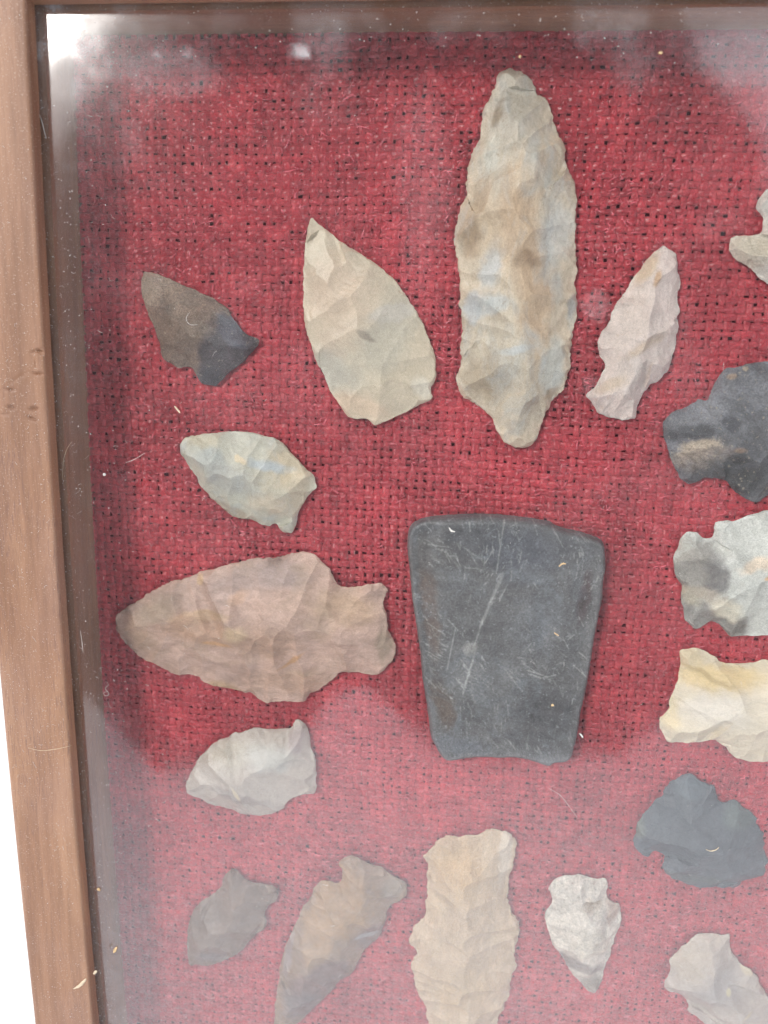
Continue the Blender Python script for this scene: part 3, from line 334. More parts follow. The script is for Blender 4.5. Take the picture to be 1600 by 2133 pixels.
def thread_mat(name, along):
    m, n, l, out = new_mat(name)
    b = principled(n, l, out, 0.34, 1.0)
    b.inputs['Coat Weight'].default_value = 0.48
    b.inputs['Coat Roughness'].default_value = 0.30
    st = (lambda a, c: (a, c, a)) if along == 'y' else (lambda a, c: (c, a, a))
    fib = noise(n, l, coords(n, l, st(5200, 900)), 1.0, 3, 0.6, 0.5)
    blot = noise(n, l, coords(n, l, (230, 230, 230)), 1.0, 5, 0.62)
    c = ramp(n, l, blot, [(0.34, (0.52, 0.022, 0.042)), (0.52, (0.70, 0.040, 0.064)), (0.70, (0.84, 0.078, 0.100))])
    c = mix(n, l, 0.6, c, ramp(n, l, fib, [(0.32, (0.62, 0.52, 0.54)), (0.64, (1.3, 1.4, 1.35))]), 'MULTIPLY')
    big = noise(n, l, coords(n, l), 34, 4, 0.6)
    c = mix(n, l, 0.8, c, ramp(n, l, big, [(0.36, (0.74, 0.66, 0.70)), (0.64, (1.2, 1.3, 1.25))]), 'MULTIPLY')
    oi = n.new('ShaderNodeObjectInfo')
    c = mix(n, l, 0.4, c, ramp(n, l, oi.outputs['Random'], [(0.0, (0.84, 0.8, 0.82)), (1.0, (1.2, 1.2, 1.2))]), 'MULTIPLY')
    l.new(c, b.inputs['Base Color'])
    l.new(ramp(n, l, blot, [(0.3, (0.24, 0.24, 0.24)), (0.7, (0.44, 0.44, 0.44))]), b.inputs['Roughness'])
    bump(n, l, math_node(n, l, 'ADD', fib, math_node(n, l, 'MULTIPLY', noise(n, l, coords(n, l), 900, 4, 0.7), 1.5)), 1.0, 0.0010, b)
    return m

def stone_mat(name, rough=0.5, mottle=0.22, grain=0.12, grain_scale=1500.0, mottle_scale=160.0, stretch=(1, 1, 1), rot=0.0,
              speck=None, speck_amount=0.0, relief=0.25, spec=0.4, cloud=None, cloud_amount=0.0):
    """Colour bands come from the stone's own attribute; the nodes add mottling, grain, specks and fine relief."""
    m, n, l, out = new_mat(name)
    b = principled(n, l, out, rough * 0.66, spec * 1.4)
    at = n.new('ShaderNodeAttribute')
    at.attribute_name = 'stone_colour'
    c = at.outputs['Color']
    v = coords(n, l, stretch, (0, 0, rot))
    mo = noise(n, l, v, mottle_scale, 6, 0.62, 0.6)
    c = mix(n, l, 1.0, c, ramp(n, l, mo, [(0.34, (1 - mottle,) * 3), (0.66, (1 + mottle * 0.8, 1 + mottle * 0.78, 1 + mottle * 0.72))]), 'MULTIPLY')
    if cloud:
        cl = noise(n, l, coords(n, l, stretch, (0.3, 0.2, rot + 1)), mottle_scale * 0.7, 5, 0.6, 1.2)
        c = mix(n, l, ramp(n, l, cl, [(0.5, (0, 0, 0)), (0.72, (cloud_amount,) * 3)]), c, cloud)
    mid = noise(n, l, coords(n, l, stretch, (0.2, 0.6, rot)), mottle_scale * 3.2, 5, 0.65, 0.8)
    c = mix(n, l, 1.0, c, ramp(n, l, mid, [(0.34, (1 - mottle * 0.75, 1 - mottle * 0.8, 1 - mottle * 0.9)), (0.66, (1 + mottle * 0.5,) * 3)]), 'MULTIPLY')
    g = noise(n, l, coords(n, l), grain_scale * 1.7, 4, 0.7)
    c = mix(n, l, 1.0, c, ramp(n, l, g, [(0.36, (1 - grain * 1.3 - 0.03,) * 3), (0.64, (1 + grain * 1.2 + 0.03,) * 3)]), 'MULTIPLY')
    if speck:
        s = noise(n, l, coords(n, l, (1, 1, 1), (0.5, 0.1, 0.3)), 1150, 2, 0.5)
        c = mix(n, l, ramp(n, l, s, [(0.63, (0, 0, 0)), (0.72, (speck_amount,) * 3)]), c, speck)
    l.new(c, b.inputs['Base Color'])
    h = math_node(n, l, 'ADD', math_node(n, l, 'ADD', math_node(n, l, 'MULTIPLY', mo, 0.8), math_node(n, l, 'MULTIPLY', mid, 0.6)), math_node(n, l, 'MULTIPLY', g, 0.4))
    bump(n, l, h, min(1.0, relief * 1.9), 0.0011, b)
    return m

def glass_mat():
    m, n, l, out = new_mat('dusty_glass')
    # Schlick reflectance of a thin pane (both faces), the same from above and from below
    ge = n.new('ShaderNodeNewGeometry')
    vm = n.new('ShaderNodeVectorMath'); vm.operation = 'DOT_PRODUCT'
    l.new(ge.outputs['Incoming'], vm.inputs[0]); l.new(ge.outputs['Normal'], vm.inputs[1])
    cs = math_node(n, l, 'ABSOLUTE', vm.outputs['Value'])
    g5 = math_node(n, l, 'POWER', math_node(n, l, 'SUBTRACT', 1.0, cs), 5.0)
    f2 = math_node(n, l, 'ADD', math_node(n, l, 'MULTIPLY', g5, 0.88), 0.115)
    tr = n.new('ShaderNodeBsdfTransparent'); tr.inputs['Color'].default_value = (0.985, 0.99, 0.985, 1)
    g1 = n.new('ShaderNodeBsdfGlossy'); l.new(ramp(n, l, noise(n, l, coords(n, l), 130, 4, 0.6), [(0.35, (0.035,) * 3), (0.68, (0.10,) * 3)]), g1.inputs['Roughness'])
    g2 = n.new('ShaderNodeBsdfGlossy'); g2.inputs['Roughness'].default_value = 0.16       # greasy bloom
    gl = n.new('ShaderNodeMixShader'); gl.inputs[0].default_value = 0.2
    l.new(g1.outputs[0], gl.inputs[1]); l.new(g2.outputs[0], gl.inputs[2])
    mx = n.new('ShaderNodeMixShader')
    l.new(f2, mx.inputs[0]); l.new(tr.outputs[0], mx.inputs[1]); l.new(gl.outputs[0], mx.inputs[2])
    df = n.new('ShaderNodeBsdfDiffuse'); df.inputs['Color'].default_value = (0.74, 0.73, 0.74, 1)
    at = n.new('ShaderNodeAttribute'); at.attribute_name = 'film_veil'
    fine = ramp(n, l, noise(n, l, coords(n, l), 420, 5, 0.7), [(0.3, (0.6,) * 3), (0.75, (1.35,) * 3)])
    fac = math_node(n, l, 'MULTIPLY', at.outputs['Fac'], fine)
    m2 = n.new('ShaderNodeMixShader')
    l.new(fac, m2.inputs[0]); l.new(mx.outputs[0], m2.inputs[1]); l.new(df.outputs[0], m2.inputs[2])
    l.new(m2.outputs[0], out.inputs['Surface'])
    return m

def clear_mat():
    m, n, l, out = new_mat('glass_back')
    tr = n.new('ShaderNodeBsdfTransparent'); tr.inputs['Color'].default_value = (0.985, 0.995, 0.99, 1)
    gl = n.new('ShaderNodeBsdfGlossy'); gl.inputs['Roughness'].default_value = 0.05
    mx = n.new('ShaderNodeMixShader'); mx.inputs[0].default_value = 0.002
    l.new(tr.outputs[0], mx.inputs[1]); l.new(gl.outputs[0], mx.inputs[2]); l.new(mx.outputs[0], out.inputs['Surface'])
    return m

WOOD_Y, WOOD_X = wood_mat('stained_wood_upright', 'y'), wood_mat('stained_wood_level', 'x')
WARP, WEFT = thread_mat('red_jute_warp', 'y'), thread_mat('red_jute_weft', 'x')
FUZZ = plain_mat('red_jute_fuzz', (0.80, 0.13, 0.17), 0.26, 1.0, 0.35, 300)
BOARD = plain_mat('maroon_board', (0.20, 0.016, 0.028), 0.85, 0.2, 0.4, 700)
TABLE = plain_mat('white_table', (0.90, 0.90, 0.90), 0.5, 0.4, 0.015, 14)
BLOCKER_MAT = plain_mat('dark_blocker', (0.030, 0.030, 0.034), 0.9, 0.1, 0.3, 40)
LINT = {'white': plain_mat('white_lint', (0.62, 0.59, 0.55), 0.6, 0.4, 0.12),
        'straw': plain_mat('straw_lint', (0.64, 0.52, 0.37), 0.6, 0.4, 0.2),
        'tan': plain_mat('tan_crumb', (0.66, 0.46, 0.25), 0.65, 0.3, 0.25)}

# ------------------------------------------------------------------ the surface it lies on
tb = 4000.0
table = link_mesh('tabletop', [(-tb, -tb, RAIL_BOTTOM - 0.5), (tb, -tb, RAIL_BOTTOM - 0.5), (tb, tb, RAIL_BOTTOM - 0.5), (-tb, tb, RAIL_BOTTOM - 0.5)],
                  [(0, 1, 2, 3)], TABLE, smooth=False)
tag(table, 'bright white tabletop showing past the left rail', None, None, 'structure')

# ------------------------------------------------------------------ roof added out of view, shaped to darken the reflection in the glass
blocker = empty('reflection_blocker', (0, 0, 0))
tag(blocker, 'dark roof high above the case, added unseen to darken the glass reflection', 'blocker')
BLOCKER_EDGE = [(-4.55, -.59), (-3.50, .55), (-2.96, 1.56), (-2.50, 2.36), (-1.66, 3.60), (1.12, 3.52), (1.58, 2.13), (2.08, 1.51), (2.98, .75), (3.36, -.63), (3.48, -2.57),
         (2.08, -2.88), (1.66, -3.45), (.19, -3.61), (-.58, -2.98), (-.88, -3.09), (-1.17, -3.58), (-2.47, -3.97), (-3.11, -3.25), (-4.81, -2.86)]
n_a = len(BLOCKER_EDGE)
va, fa = [(-300, -500, 6300), (-300, -500, 6240)], []
for x, y in BLOCKER_EDGE:
    va += [(x * 1000, y * 1000, 6060), (x * 1000, y * 1000, 6000)]
for i in range(n_a):
    a, b = 2 + 2 * i, 2 + 2 * ((i + 1) % n_a)
    fa += [(0, a, b), (1, b + 1, a + 1), (a, a + 1, b + 1, b)]
link_mesh('blocker_sheet', va, fa, BLOCKER_MAT, blocker, smooth=False)
for i in (0, 4, 8, 11, 17):
    x, y = BLOCKER_EDGE[i][0] * 960, BLOCKER_EDGE[i][1] * 960
    d = Vector((y + 500, -x - 300, 0)).normalized() * 30
    vb = []
    for (px, py, pz) in ((-300, -500, 6230), (x, y, 6000)):
        vb += [(px + d.x, py + d.y, pz), (px - d.x, py - d.y, pz), (px - d.x, py - d.y, pz - 80), (px + d.x, py + d.y, pz - 80)]
    link_mesh('blocker_bar', vb, [(0, 1, 5, 4), (1, 2, 6, 5), (2, 3, 7, 6), (3, 0, 4, 7), (0, 3, 2, 1), (4, 5, 6, 7)], BLOCKER_MAT, blocker, smooth=False)

# ------------------------------------------------------------------ display case
case = empty('display_case', (CASE_W / 2, -CASE_H / 2, RAIL_BOTTOM))
tag(case, 'glass-topped wooden display case lined with red burlap', 'display case')
case.location = (0, 0, 0)

def bow(y):
    t = np.clip(-y / 270.0, -0.2, 1.3)
    return 1.676 * 4 * t * (1 - t)

def rail_profile(dense):
    """(distance outwards from the inner face, z) round the section, starting at the inner face below the glass."""
    g = GLASS_Z
    pts = [(0, -1.5), (0, g - 2.6), (3.0, g - 2.6), (3.0, g + 0.75), (0.15, g + 0.75), (0.0, g + 1.0), (0.0, RAIL_Z - 0.55), (0.25, RAIL_Z - 0.15)]
    n = 40 if dense else 8
    for i in range(n + 1):
        pts.append((0.6 + (RAIL_W - 2.2) * i / n, RAIL_Z))
    for i in range(1, 7):
        a = math.pi / 2 * i / 6
        pts.append((RAIL_W - 1.6 + 1.6 * math.sin(a), RAIL_Z - 1.6 + 1.6 * math.cos(a)))
    pts += [(RAIL_W, RAIL_BOTTOM + 1.5), (RAIL_W - 1.2, RAIL_BOTTOM), (4, RAIL_BOTTOM), (4, -1.5)]
    return pts

def rail(side, mat, dense):
    prof = rail_profile(dense)
    w = np.array([p[0] for p in prof]); z = np.array([p[1] for p in prof])
    upright = side in ('left', 'right')
    length = CASE_H if upright else CASE_W
    ns = 760 if dense else 160
    t = np.linspace(0, 1, ns)[:, None]
    along = (1 - t) * (-w)[None, :] + t * (length + w)[None, :]
    W = np.repeat(w[None, :], ns, 0); Zz = np.repeat(z[None, :], ns, 0).copy()
    if side == 'left':
        y = -along; x = -W - bow(y)
    elif side == 'right':
        y = -along; x = CASE_W + W
    elif side == 'top':
        x = along; y = W
    else:
        x = along; y = -CASE_H - W
    top = (Zz > RAIL_Z - 0.2)
    Zz += np.where(Zz > 10, 0.10 * (fbm(x, y, 14.0, 5, 3) - 0.5), 0)
    wob = 0.16 * (fbm(along, W * 0 + 3.0, 6.0, 11, 4) - 0.5)          # hand-worn inner edge
    near = (W < 0.7) & (Zz > GLASS_Z)
    if upright:
        x = x + np.where(near, wob, 0)
    else:
        y = y + np.where(near, wob, 0)
    if side == 'left':
        for (dx, dy, rx, ry, an, dp) in DENTS:
            c, s = math.cos(math.radians(an)), math.sin(math.radians(an))
            u, v = (x - dx) * c + (y - dy) * s, -(x - dx) * s + (y - dy) * c
            q = (u / rx) ** 2 + (v / ry) ** 2
            Zz -= np.where(top, 2.6 * dp * np.exp(-q ** 1.5) - 0.3 * dp * np.exp(-((np.sqrt(q) - 1.7) / 0.45) ** 2), 0)
    npf = len(prof)
    verts = np.stack([x, y, Zz], 2).reshape(-1, 3)
    i = np.arange(ns - 1)[:, None]; j = np.arange(npf)[None, :]; j2 = (j + 1) % npf
    f = np.stack([i * npf + j, i * npf + j2, (i + 1) * npf + j2, (i + 1) * npf + j], 2).reshape(-1, 4)
    if side in ('right', 'top'):
        f = f[:, ::-1]
    o = link_mesh('frame_rail', verts, f, mat, case, smooth=True)
    o.data.set_sharp_from_angle(angle=math.radians(28))
    return o

for side, mat, dense in (('left', WOOD_Y, True), ('top', WOOD_X, False), ('right', WOOD_Y, False), ('bottom', WOOD_X, False)):
    r = rail(side, mat, dense)
    tag(r, {'left': 'worn left rail with dents and dust', 'top': 'top rail at the upper edge'}.get(side))

link_mesh('backing_board', [(-4, -CASE_H - 2, -1.6), (CASE_W + 2, -CASE_H - 2, -1.6), (CASE_W + 2, 2, -1.6), (-4, 2, -1.6),
                            (-4, -CASE_H - 2, -5), (CASE_W + 2, -CASE_H - 2, -5), (CASE_W + 2, 2, -5), (-4, 2, -5)],
          [(0, 1, 2, 3), (7, 6, 5, 4), (0, 4, 5, 1), (1, 5, 6, 2), (2, 6, 7, 3), (3, 7, 4, 0)], BOARD, case, smooth=False)

# burlap: every warp and weft thread a piece of its own
burlap = empty('burlap_lining', (0, 0, 0), case)
tag(burlap, 'coarse glossy red burlap weave')
PW, PF = 2.2, 1.95                                    # thread spacing across and down
NW, NF = int((CASE_W + 4) / PW), int(CASE_H / PF)
AMP = 0.30
SECT = np.array([(-0.5, -0.20), (-0.40, 0.06), (-0.14, 0.15), (0.14, 0.15), (0.40, 0.06), (0.5, -0.20)])

def sheet_lift(x, y):                                  # the cloth is not glued down flat
    return 0.75 * (fbm(x, y, 34.0, 41, 3) - 0.5)

def thread(name, idx, vertical, mat):
    pitch, cross, ncross = (PW, PF, NF) if vertical else (PF, PW, NW)
    per = 4
    s = np.arange(0, ncross * per + 1) / per           # position along, in crossings
    c0 = (idx + 0.5) * pitch
    seed = idx * 3 + (1000 if vertical else 5000)
    wander = 1.15 * pitch * (fbm(s * cross, np.full_like(s, idx * 0.35), 42.0, 77 if vertical else 78, 3) - 0.5) \
        + 0.32 * pitch * (vnoise(s / 2.3, np.full_like(s, 0.5), seed) - 0.5)
    thick = 0.81 + 0.30 * (vnoise(s / 3.1, np.full_like(s, 0.5), seed + 1) - 0.5) + 0.66 * (vnoise(s / 0.9, np.full_like(s, 0.5), seed + 2) - 0.5) \
        + 0.16 * (fbm(s * cross, np.full_like(s, idx * pitch), 25.0, 55, 2) - 0.5)
    width = pitch * np.clip(thick, 0.55, 1.2) * (0.97 if vertical else 1.06)
    sg = 1.0 if vertical else -1.0
    zc = sg * AMP * np.cos(math.pi * (s - 0.5) + math.pi * idx) * (0.8 + 0.4 * vnoise(s / 1.7, np.full_like(s, 0.5), seed + 3))
    twist = 0.10 * np.sin(s * 2.1 + idx)
    ctr = c0 + wander
    a = s * cross
    U = ctr[:, None] + SECT[None, :, 0] * width[:, None]
    Zz = zc[:, None] + SECT[None, :, 1] * (0.9 + 0.25 * (width / pitch))[:, None] + twist[:, None] * SECT[None, :, 0] \
        + 0.16 * (vnoise(s[:, None] * 2.3 + 0 * U, U * 2.4, seed + 4) - 0.5)
    A = np.repeat(a[:, None], len(SECT), 1)
    X, Y = (U - 3.0, -A) if vertical else (A - 3.0, -U)
    Zz = Zz + sheet_lift(X, Y)
    v = np.stack([X, Y, Zz], 2).reshape(-1, 3)
    ns, npf = len(s), len(SECT)
    i = np.arange(ns - 1)[:, None]; j = np.arange(npf - 1)[None, :]
    f = np.stack([i * npf + j, i * npf + j + 1, (i + 1) * npf + j + 1, (i + 1) * npf + j], 2).reshape(-1, 4)
    if not vertical:
        f = f[:, ::-1]
    if vertical:
        f = f
    link_mesh(name, v, f, mat, burlap)

for i in range(NW):
    thread('warp_thread', i, True, WARP)
for j in range(NF):
    thread('weft_thread', j, False, WEFT)

# loose jute fibres out of the weave, kept pale and short to imitate glints
NFZ, SEG = 34000, 3
px, py = RNG.uniform(0, 232, NFZ), -RNG.uniform(0, 300, NFZ)
dense_f = fbm(px, py, 22.0, 91, 3)
keep = RNG.uniform(0.25, 0.75, NFZ) < dense_f + 0.06
px, py = px[keep], py[keep]
k = len(px)
ang = np.where(RNG.random(k) < 0.55, RNG.normal(0, 0.5, k), RNG.uniform(0, math.pi, k))
ln = RNG.gamma(2.2, 0.42, k) + 0.35
curl = RNG.normal(0, 0.55, k)
zz0 = RNG.uniform(0.26, 0.45, k)
hop = RNG.uniform(0.0, 0.3, k)
wd = RNG.uniform(0.04, 0.12, k)
t = np.linspace(0, 1, SEG + 1)[None, :]
th = ang[:, None] + curl[:, None] * (t - 0.5) * 1.6
dx, dy = np.cumsum(np.cos(th) * ln[:, None] / SEG, 1), np.cumsum(np.sin(th) * ln[:, None] / SEG, 1)
fx, fy = px[:, None] + dx, py[:, None] + dy
fz = zz0[:, None] + hop[:, None] * np.sin(t * math.pi) + sheet_lift(fx, fy)
nx, ny = -np.sin(th) * wd[:, None] * np.sin(t * 2.6 + 0.27), np.cos(th) * wd[:, None] * np.sin(t * 2.6 + 0.27)
va = np.stack([np.stack([fx + nx, fy + ny, fz], 2), np.stack([fx, fy, fz + wd[:, None] * 0.9], 2), np.stack([fx - nx, fy - ny, fz], 2)], 2).reshape(-1, 3)
base = (np.arange(k) * (SEG + 1) * 3)[:, None] + (np.arange(SEG) * 3)[None, :]
q1 = np.stack([base, base + 1, base + 4, base + 3], 2).reshape(-1, 4)
q2 = np.stack([base + 1, base + 2, base + 5, base + 4], 2).reshape(-1, 4)
fz_o = link_mesh('loose_fibres', va, np.concatenate([q1, q2])[:, ::-1], FUZZ, burlap)
fz_o['kind'] = 'stuff'

# glass: dusty upper face, clear lower face and edges
gx, gy = np.arange(-2.4, CASE_W + 2.5, 1.2), -np.arange(-2.4, CASE_H + 2.5, 1.2)
GX, GY = np.meshgrid(gx, gy)
film_veil = 0.010 + 0.030 * fbm(GX, GY, 30.0, 23, 5) ** 1.8
edge = np.exp(-np.clip(GX + 1, 0, None) / 7.0) * 0.022 + np.exp(-np.clip(-GY, 0, None) / 6.5) * 0.012
edge = edge + 0.10 * np.exp(-np.hypot(GX, GY) / 12.0)
film_veil = film_veil + 0.10 * sstep(-165, -235, GY + 40 * (fbm(GX, GY, 60.0, 71, 3) - 0.5))  # sky reflection over the lower end, put into the dust layer
film_veil = film_veil + edge * (0.35 + 1.3 * fbm(GX, GY, 9.0, 29, 4))
film_veil = film_veil + 0.10 * sstep(0.56, 0.78, fbm(GX, GY * 0.7, 20.0, 33, 4)) * np.exp(-np.clip(-GY - 10, 0, None) / 45.0)
film_veil = film_veil + 0.5 * sstep(0.52, 0.70, fbm(GX, GY, 4.0, 37, 4)) * np.exp(-np.hypot(GX, GY) / 11.0)      # grime in the corner
for (sx, sy, rx, ry, am) in ((57.4, -9.2, 2.6, 1.3, .42), (122.8, -60.0, 3.2, 3.6, .09), (122.6, -76.5, 2.6, 2.2, .06), (148, -9.5, 14, 7, .10), (84, -38, 7, 26, .035), (30, -14, 12, 6, .07), (33, -9, 1.6, 1.0, .2), (26, -9.5, 1.0, .8, .2)):
    q = np.hypot((GX - sx) / rx, (GY - sy) / ry) + 0.9 * (fbm(GX, GY, max(rx, ry) * 0.9, 61, 3) - 0.5)
    film_veil = film_veil + am * sstep(1.15, 0.45, q)
nyg, nxg = GX.shape
top = np.stack([GX, GY, np.full_like(GX, GLASS_Z)], 2).reshape(-1, 3)
i = np.arange(nyg - 1)[:, None]; j = np.arange(nxg - 1)[None, :]
ft = np.stack([i * nxg + j, (i + 1) * nxg + j, (i + 1) * nxg + j + 1, i * nxg + j + 1], 2).reshape(-1, 4)
nb = len(top)
loop = [(0, 0), (0, nxg - 1), (nyg - 1, nxg - 1), (nyg - 1, 0)]
low = np.array([(GX[a], GY[a], GLASS_Z - 2.0) for a in loop])
up = np.array([(GX[a], GY[a], GLASS_Z) for a in loop])
fb = [(nb + 0, nb + 1, nb + 2, nb + 3)] + [(nb + 4 + a, nb + 4 + (a + 1) % 4, nb + (a + 1) % 4, nb + a) for a in range(4)]
faces = np.concatenate([ft, np.array(fb)])
pane = link_mesh('glass_pane', np.concatenate([top, low, up]), faces, None, case, smooth=False, mats=[glass_mat(), clear_mat()],
                 midx=np.concatenate([np.zeros(len(ft)), np.ones(5)]), attr={'film_veil': np.concatenate([film_veil.ravel(), np.zeros(8)])})
tag(pane, 'dusty glass pane with smears and sky glare')

# ------------------------------------------------------------------ chipped stone points and the celt
def resample(poly, step, seed, jag):
    p = np.array(poly, float)
    n = len(p)
    out = []
    for i in range(n):                                  # closed Catmull-Rom through the traced corners
        p0, p1, p2, p3 = p[i - 1], p[i], p[(i + 1) % n], p[(i + 2) % n]
        m = max(2, int(np.linalg.norm(p2 - p1) / step))
        for t in np.arange(m) / m:
            out.append(0.5 * ((2 * p1) + (-p0 + p2) * t + (2 * p0 - 5 * p1 + 4 * p2 - p3) * t * t + (-p0 + 3 * p1 - 3 * p2 + p3) * t ** 3))
    q = np.array(out)
    tan = np.roll(q, -1, 0) - np.roll(q, 1, 0)
    nrm = np.stack([tan[:, 1], -tan[:, 0]], 1)
    nrm /= np.linalg.norm(nrm, axis=1)[:, None] + 1e-9
    s = np.arange(len(q)) * step
    j = jag * (1.7 * (vnoise(s / 1.5, s * 0 + seed, seed) - 0.5) + 1.3 * (vnoise(s / 0.6, s * 0 + seed, seed + 3) - 0.5))
    return q + nrm * j[:, None]

def seg_dist(P, q):
    a, b = q, np.roll(q, -1, 0)
    ab = b - a
    L2 = (ab ** 2).sum(1) + 1e-12
    d = np.empty(len(P)); inside = np.zeros(len(P), bool)
    for s in range(0, len(P), 4000):
        pp = P[s:s + 4000]
        w = pp[:, None, :] - a[None]
        t = np.clip((w * ab[None]).sum(2) / L2, 0, 1)
        d[s:s + 4000] = np.sqrt(((w - t[..., None] * ab[None]) ** 2).sum(2).min(1))
        c = (a[None, :, 1] > pp[:, None, 1]) != (b[None, :, 1] > pp[:, None, 1])
        xi = a[None, :, 0] + (pp[:, None, 1] - a[None, :, 1]) * ab[None, :, 0] / np.where(np.abs(ab[None, :, 1]) < 1e-9, 1e-9, ab[None, :, 1])
        inside[s:s + 4000] = ((c & (pp[:, None, 0] < xi)).sum(1) % 2) == 1
    return d, inside

def triangulate(q, res, seed):
    lo, hi = q.min(0), q.max(0)
    r = np.random.default_rng(seed)
    xs, ys = np.arange(lo[0], hi[0], res), np.arange(lo[1], hi[1], res * 0.866)
    X, Y = np.meshgrid(xs, ys)
    X = X + (np.arange(len(ys)) % 2)[:, None] * res / 2
    P = np.stack([X.ravel(), Y.ravel()], 1) + r.uniform(-0.16, 0.16, (X.size, 2)) * res
    d, ins = seg_dist(P, q)
    P = P[ins & (d > 0.5 * res)]
    n = len(q)
    pts = [Vector(p) for p in np.concatenate([q, P])]
    v, e, f, *_ = geometry.delaunay_2d_cdt(pts, [(i, (i + 1) % n) for i in range(n)], [], 1, 1e-6)
    V = np.array([(p.x, p.y) for p in v])
    dv = np.concatenate([np.zeros(n), d[ins & (d > 0.5 * res)]])
    if len(V) != len(dv) or np.abs(V - np.concatenate([q, P])).max() > 1e-3:
        dv, _ = seg_dist(V, q)
        dv[dv < 1e-4] = 0
    return V, np.array(f), dv

def orient(P, F):
    a, b, c = P[F[:, 0]], P[F[:, 1]], P[F[:, 2]]
    cr = (b[:, 0] - a[:, 0]) * (c[:, 1] - a[:, 1]) - (b[:, 1] - a[:, 1]) * (c[:, 0] - a[:, 0])
    F = F.copy()
    F[cr < 0] = F[cr < 0][:, ::-1]
    return F

def build_stone(key, name, mat, label, category, group, thick=3.6, under=0.75, scar=5.0, scoop=0.5, res=0.29, rough=0.10, jag=0.16, seed=1,
                reach=0.8, celt=False, ridge=None):
    r = np.random.default_rng(seed)
    if not celt:
        thick, rough, scar = thick * 1.35, rough * 0.6, scar * 0.85
    q = resample(OUTLINES[key], 0.42, seed, jag)
    P, F, d = triangulate(q, res, seed)
    F = orient(P, F)
    on_edge = d < 1e-4
    d[on_edge] = 0
    dm = d.max()
    x, y = P[:, 0], P[:, 1]
    if celt:
        tt = np.clip(d / 2.2, 0, 1)
        h = thick * (1 - (1 - tt) ** 2.6) ** 0.55 + 0.9 * sstep(0, dm, d)
        h += 0.5 * (fbm(x, y, 16.0, seed, 4) - 0.5) * sstep(0, 4, d) + 0.10 * (fbm(x, y, 2.2, seed + 1, 4) - 0.5)
        for (cx_, cy_, nx_, ny_, s_) in ((16, -24, 0, 0, 0),):
            pass
        # long ground facets down both sides
        x0, x1 = x.min(), x.max()
        w_ = (x - x0) / (x1 - x0)
        h -= 1.3 * sstep(0.20, 0.10, w_ + 0.05 * (fbm(x, y, 14.0, 9, 3) - 0.5)) * sstep(0, 3, d)
        h -= 0.9 * sstep(0.84, 0.93, w_ + 0.06 * (fbm(x, y, 14.0, 10, 3) - 0.5)) * sstep(0, 3, d)
    else:
        tt = np.clip(d / dm, 0, 1)
        h = thick * (1 - (1 - tt) ** 1.9) ** 0.72
        # flake scars: shallow troughs struck inwards from the edge; where two meet an arris stands
        n = len(q)
        per = np.linalg.norm(np.roll(q, -1, 0) - q, axis=1).sum()
        tan = np.roll(q, -2, 0) - np.roll(q, 2, 0)
        nrm = np.stack([-tan[:, 1], tan[:, 0]], 1)
        nrm /= np.linalg.norm(nrm, axis=1)[:, None]
        area2 = (q[:, 0] * np.roll(q[:, 1], -1) - np.roll(q[:, 0], -1) * q[:, 1]).sum()
        if area2 < 0:
            nrm = -nrm
        wx, wy = 1.5 * (fbm(x, y, 5.0, seed + 5, 4) - 0.5), 1.5 * (fbm(x, y, 5.0, seed + 6, 4) - 0.5)
        hs = h.copy()
        for size, share in ((scar, 1.0), (scar * 0.45, 0.6), (1.1, 0.5)):
            m = max(6, int(per / size))
            for a in range(m):
                if r.random() > share:
                    continue
                ii = int((a + r.uniform(-0.35, 0.35)) * n / m) % n
                an = math.atan2(nrm[ii, 1], nrm[ii, 0]) + r.normal(0, 0.30)
                cx_, cy_ = q[ii]
                u = (x + wx - cx_) * math.cos(an) + (y + wy - cy_) * math.sin(an)
                v = -(x + wx - cx_) * math.sin(an) + (y + wy - cy_) * math.cos(an)
                L = dm * r.uniform(0.45, 1.3) * reach * (1.0 if size == scar else 0.45 if size > 1.2 else 0.16)
                W = size * r.uniform(0.55, 1.0)
                surf = r.uniform(-0.02, 0.32) + thick * 0.82 * np.clip(u, 0, None) / max(L, 1.0) + scoop * 2.3 * r.uniform(0.4, 1.7) * np.abs(v / W) ** 1.9 + r.uniform(0.0, 0.035) * np.sin(np.hypot(u, v) * 2 * math.pi / r.uniform(0.9, 1.9))
                if r.random() < 0.0:                    # a hinge: the flake stopped short and left a step
                    surf = surf + 6 * sstep(L * 0.62, L * 0.62 + 1.1, u + 0.25 * np.abs(v))
                hs = np.minimum(hs, np.where(u > -1.0, surf, 9.0))
        h = np.where(on_edge, 0, np.clip(hs, 0, None))
        if ridge:
            h = h + ridge * (fbm(x, y, 6.0, seed + 8, 4) - 0.5) * sstep(0, 1.5, d)
        h = h + rough * (fbm(x, y, 1.6, seed + 9, 3) - 0.5) * sstep(0, 0.8, d)
    h[on_edge] = 0
    lift = sheet_lift(P.mean(0)[:1], P.mean(0)[1:])[0]
    ze = 0.62 + under + lift
    top = np.stack([x, y, ze + h], 1)
    # underside, coarser, sharing the outline
    Pb, Fb, db = triangulate(q, 1.6, seed + 50)
    Fb = orient(Pb, Fb)[:, ::-1]
    db[db < 1e-4] = 0
    hb = under * (1 - (1 - np.clip(db / (min(dm, 9.0) * 0.8), 0, 1)) ** 2) ** 0.6
    bot = np.stack([Pb[:, 0], Pb[:, 1], ze - hb], 1)
    # colour: the stone's own bands and patches
    basec, patches = COLOURS[key]
    colr = np.repeat(np.array([basec]), len(P), 0).astype(float)
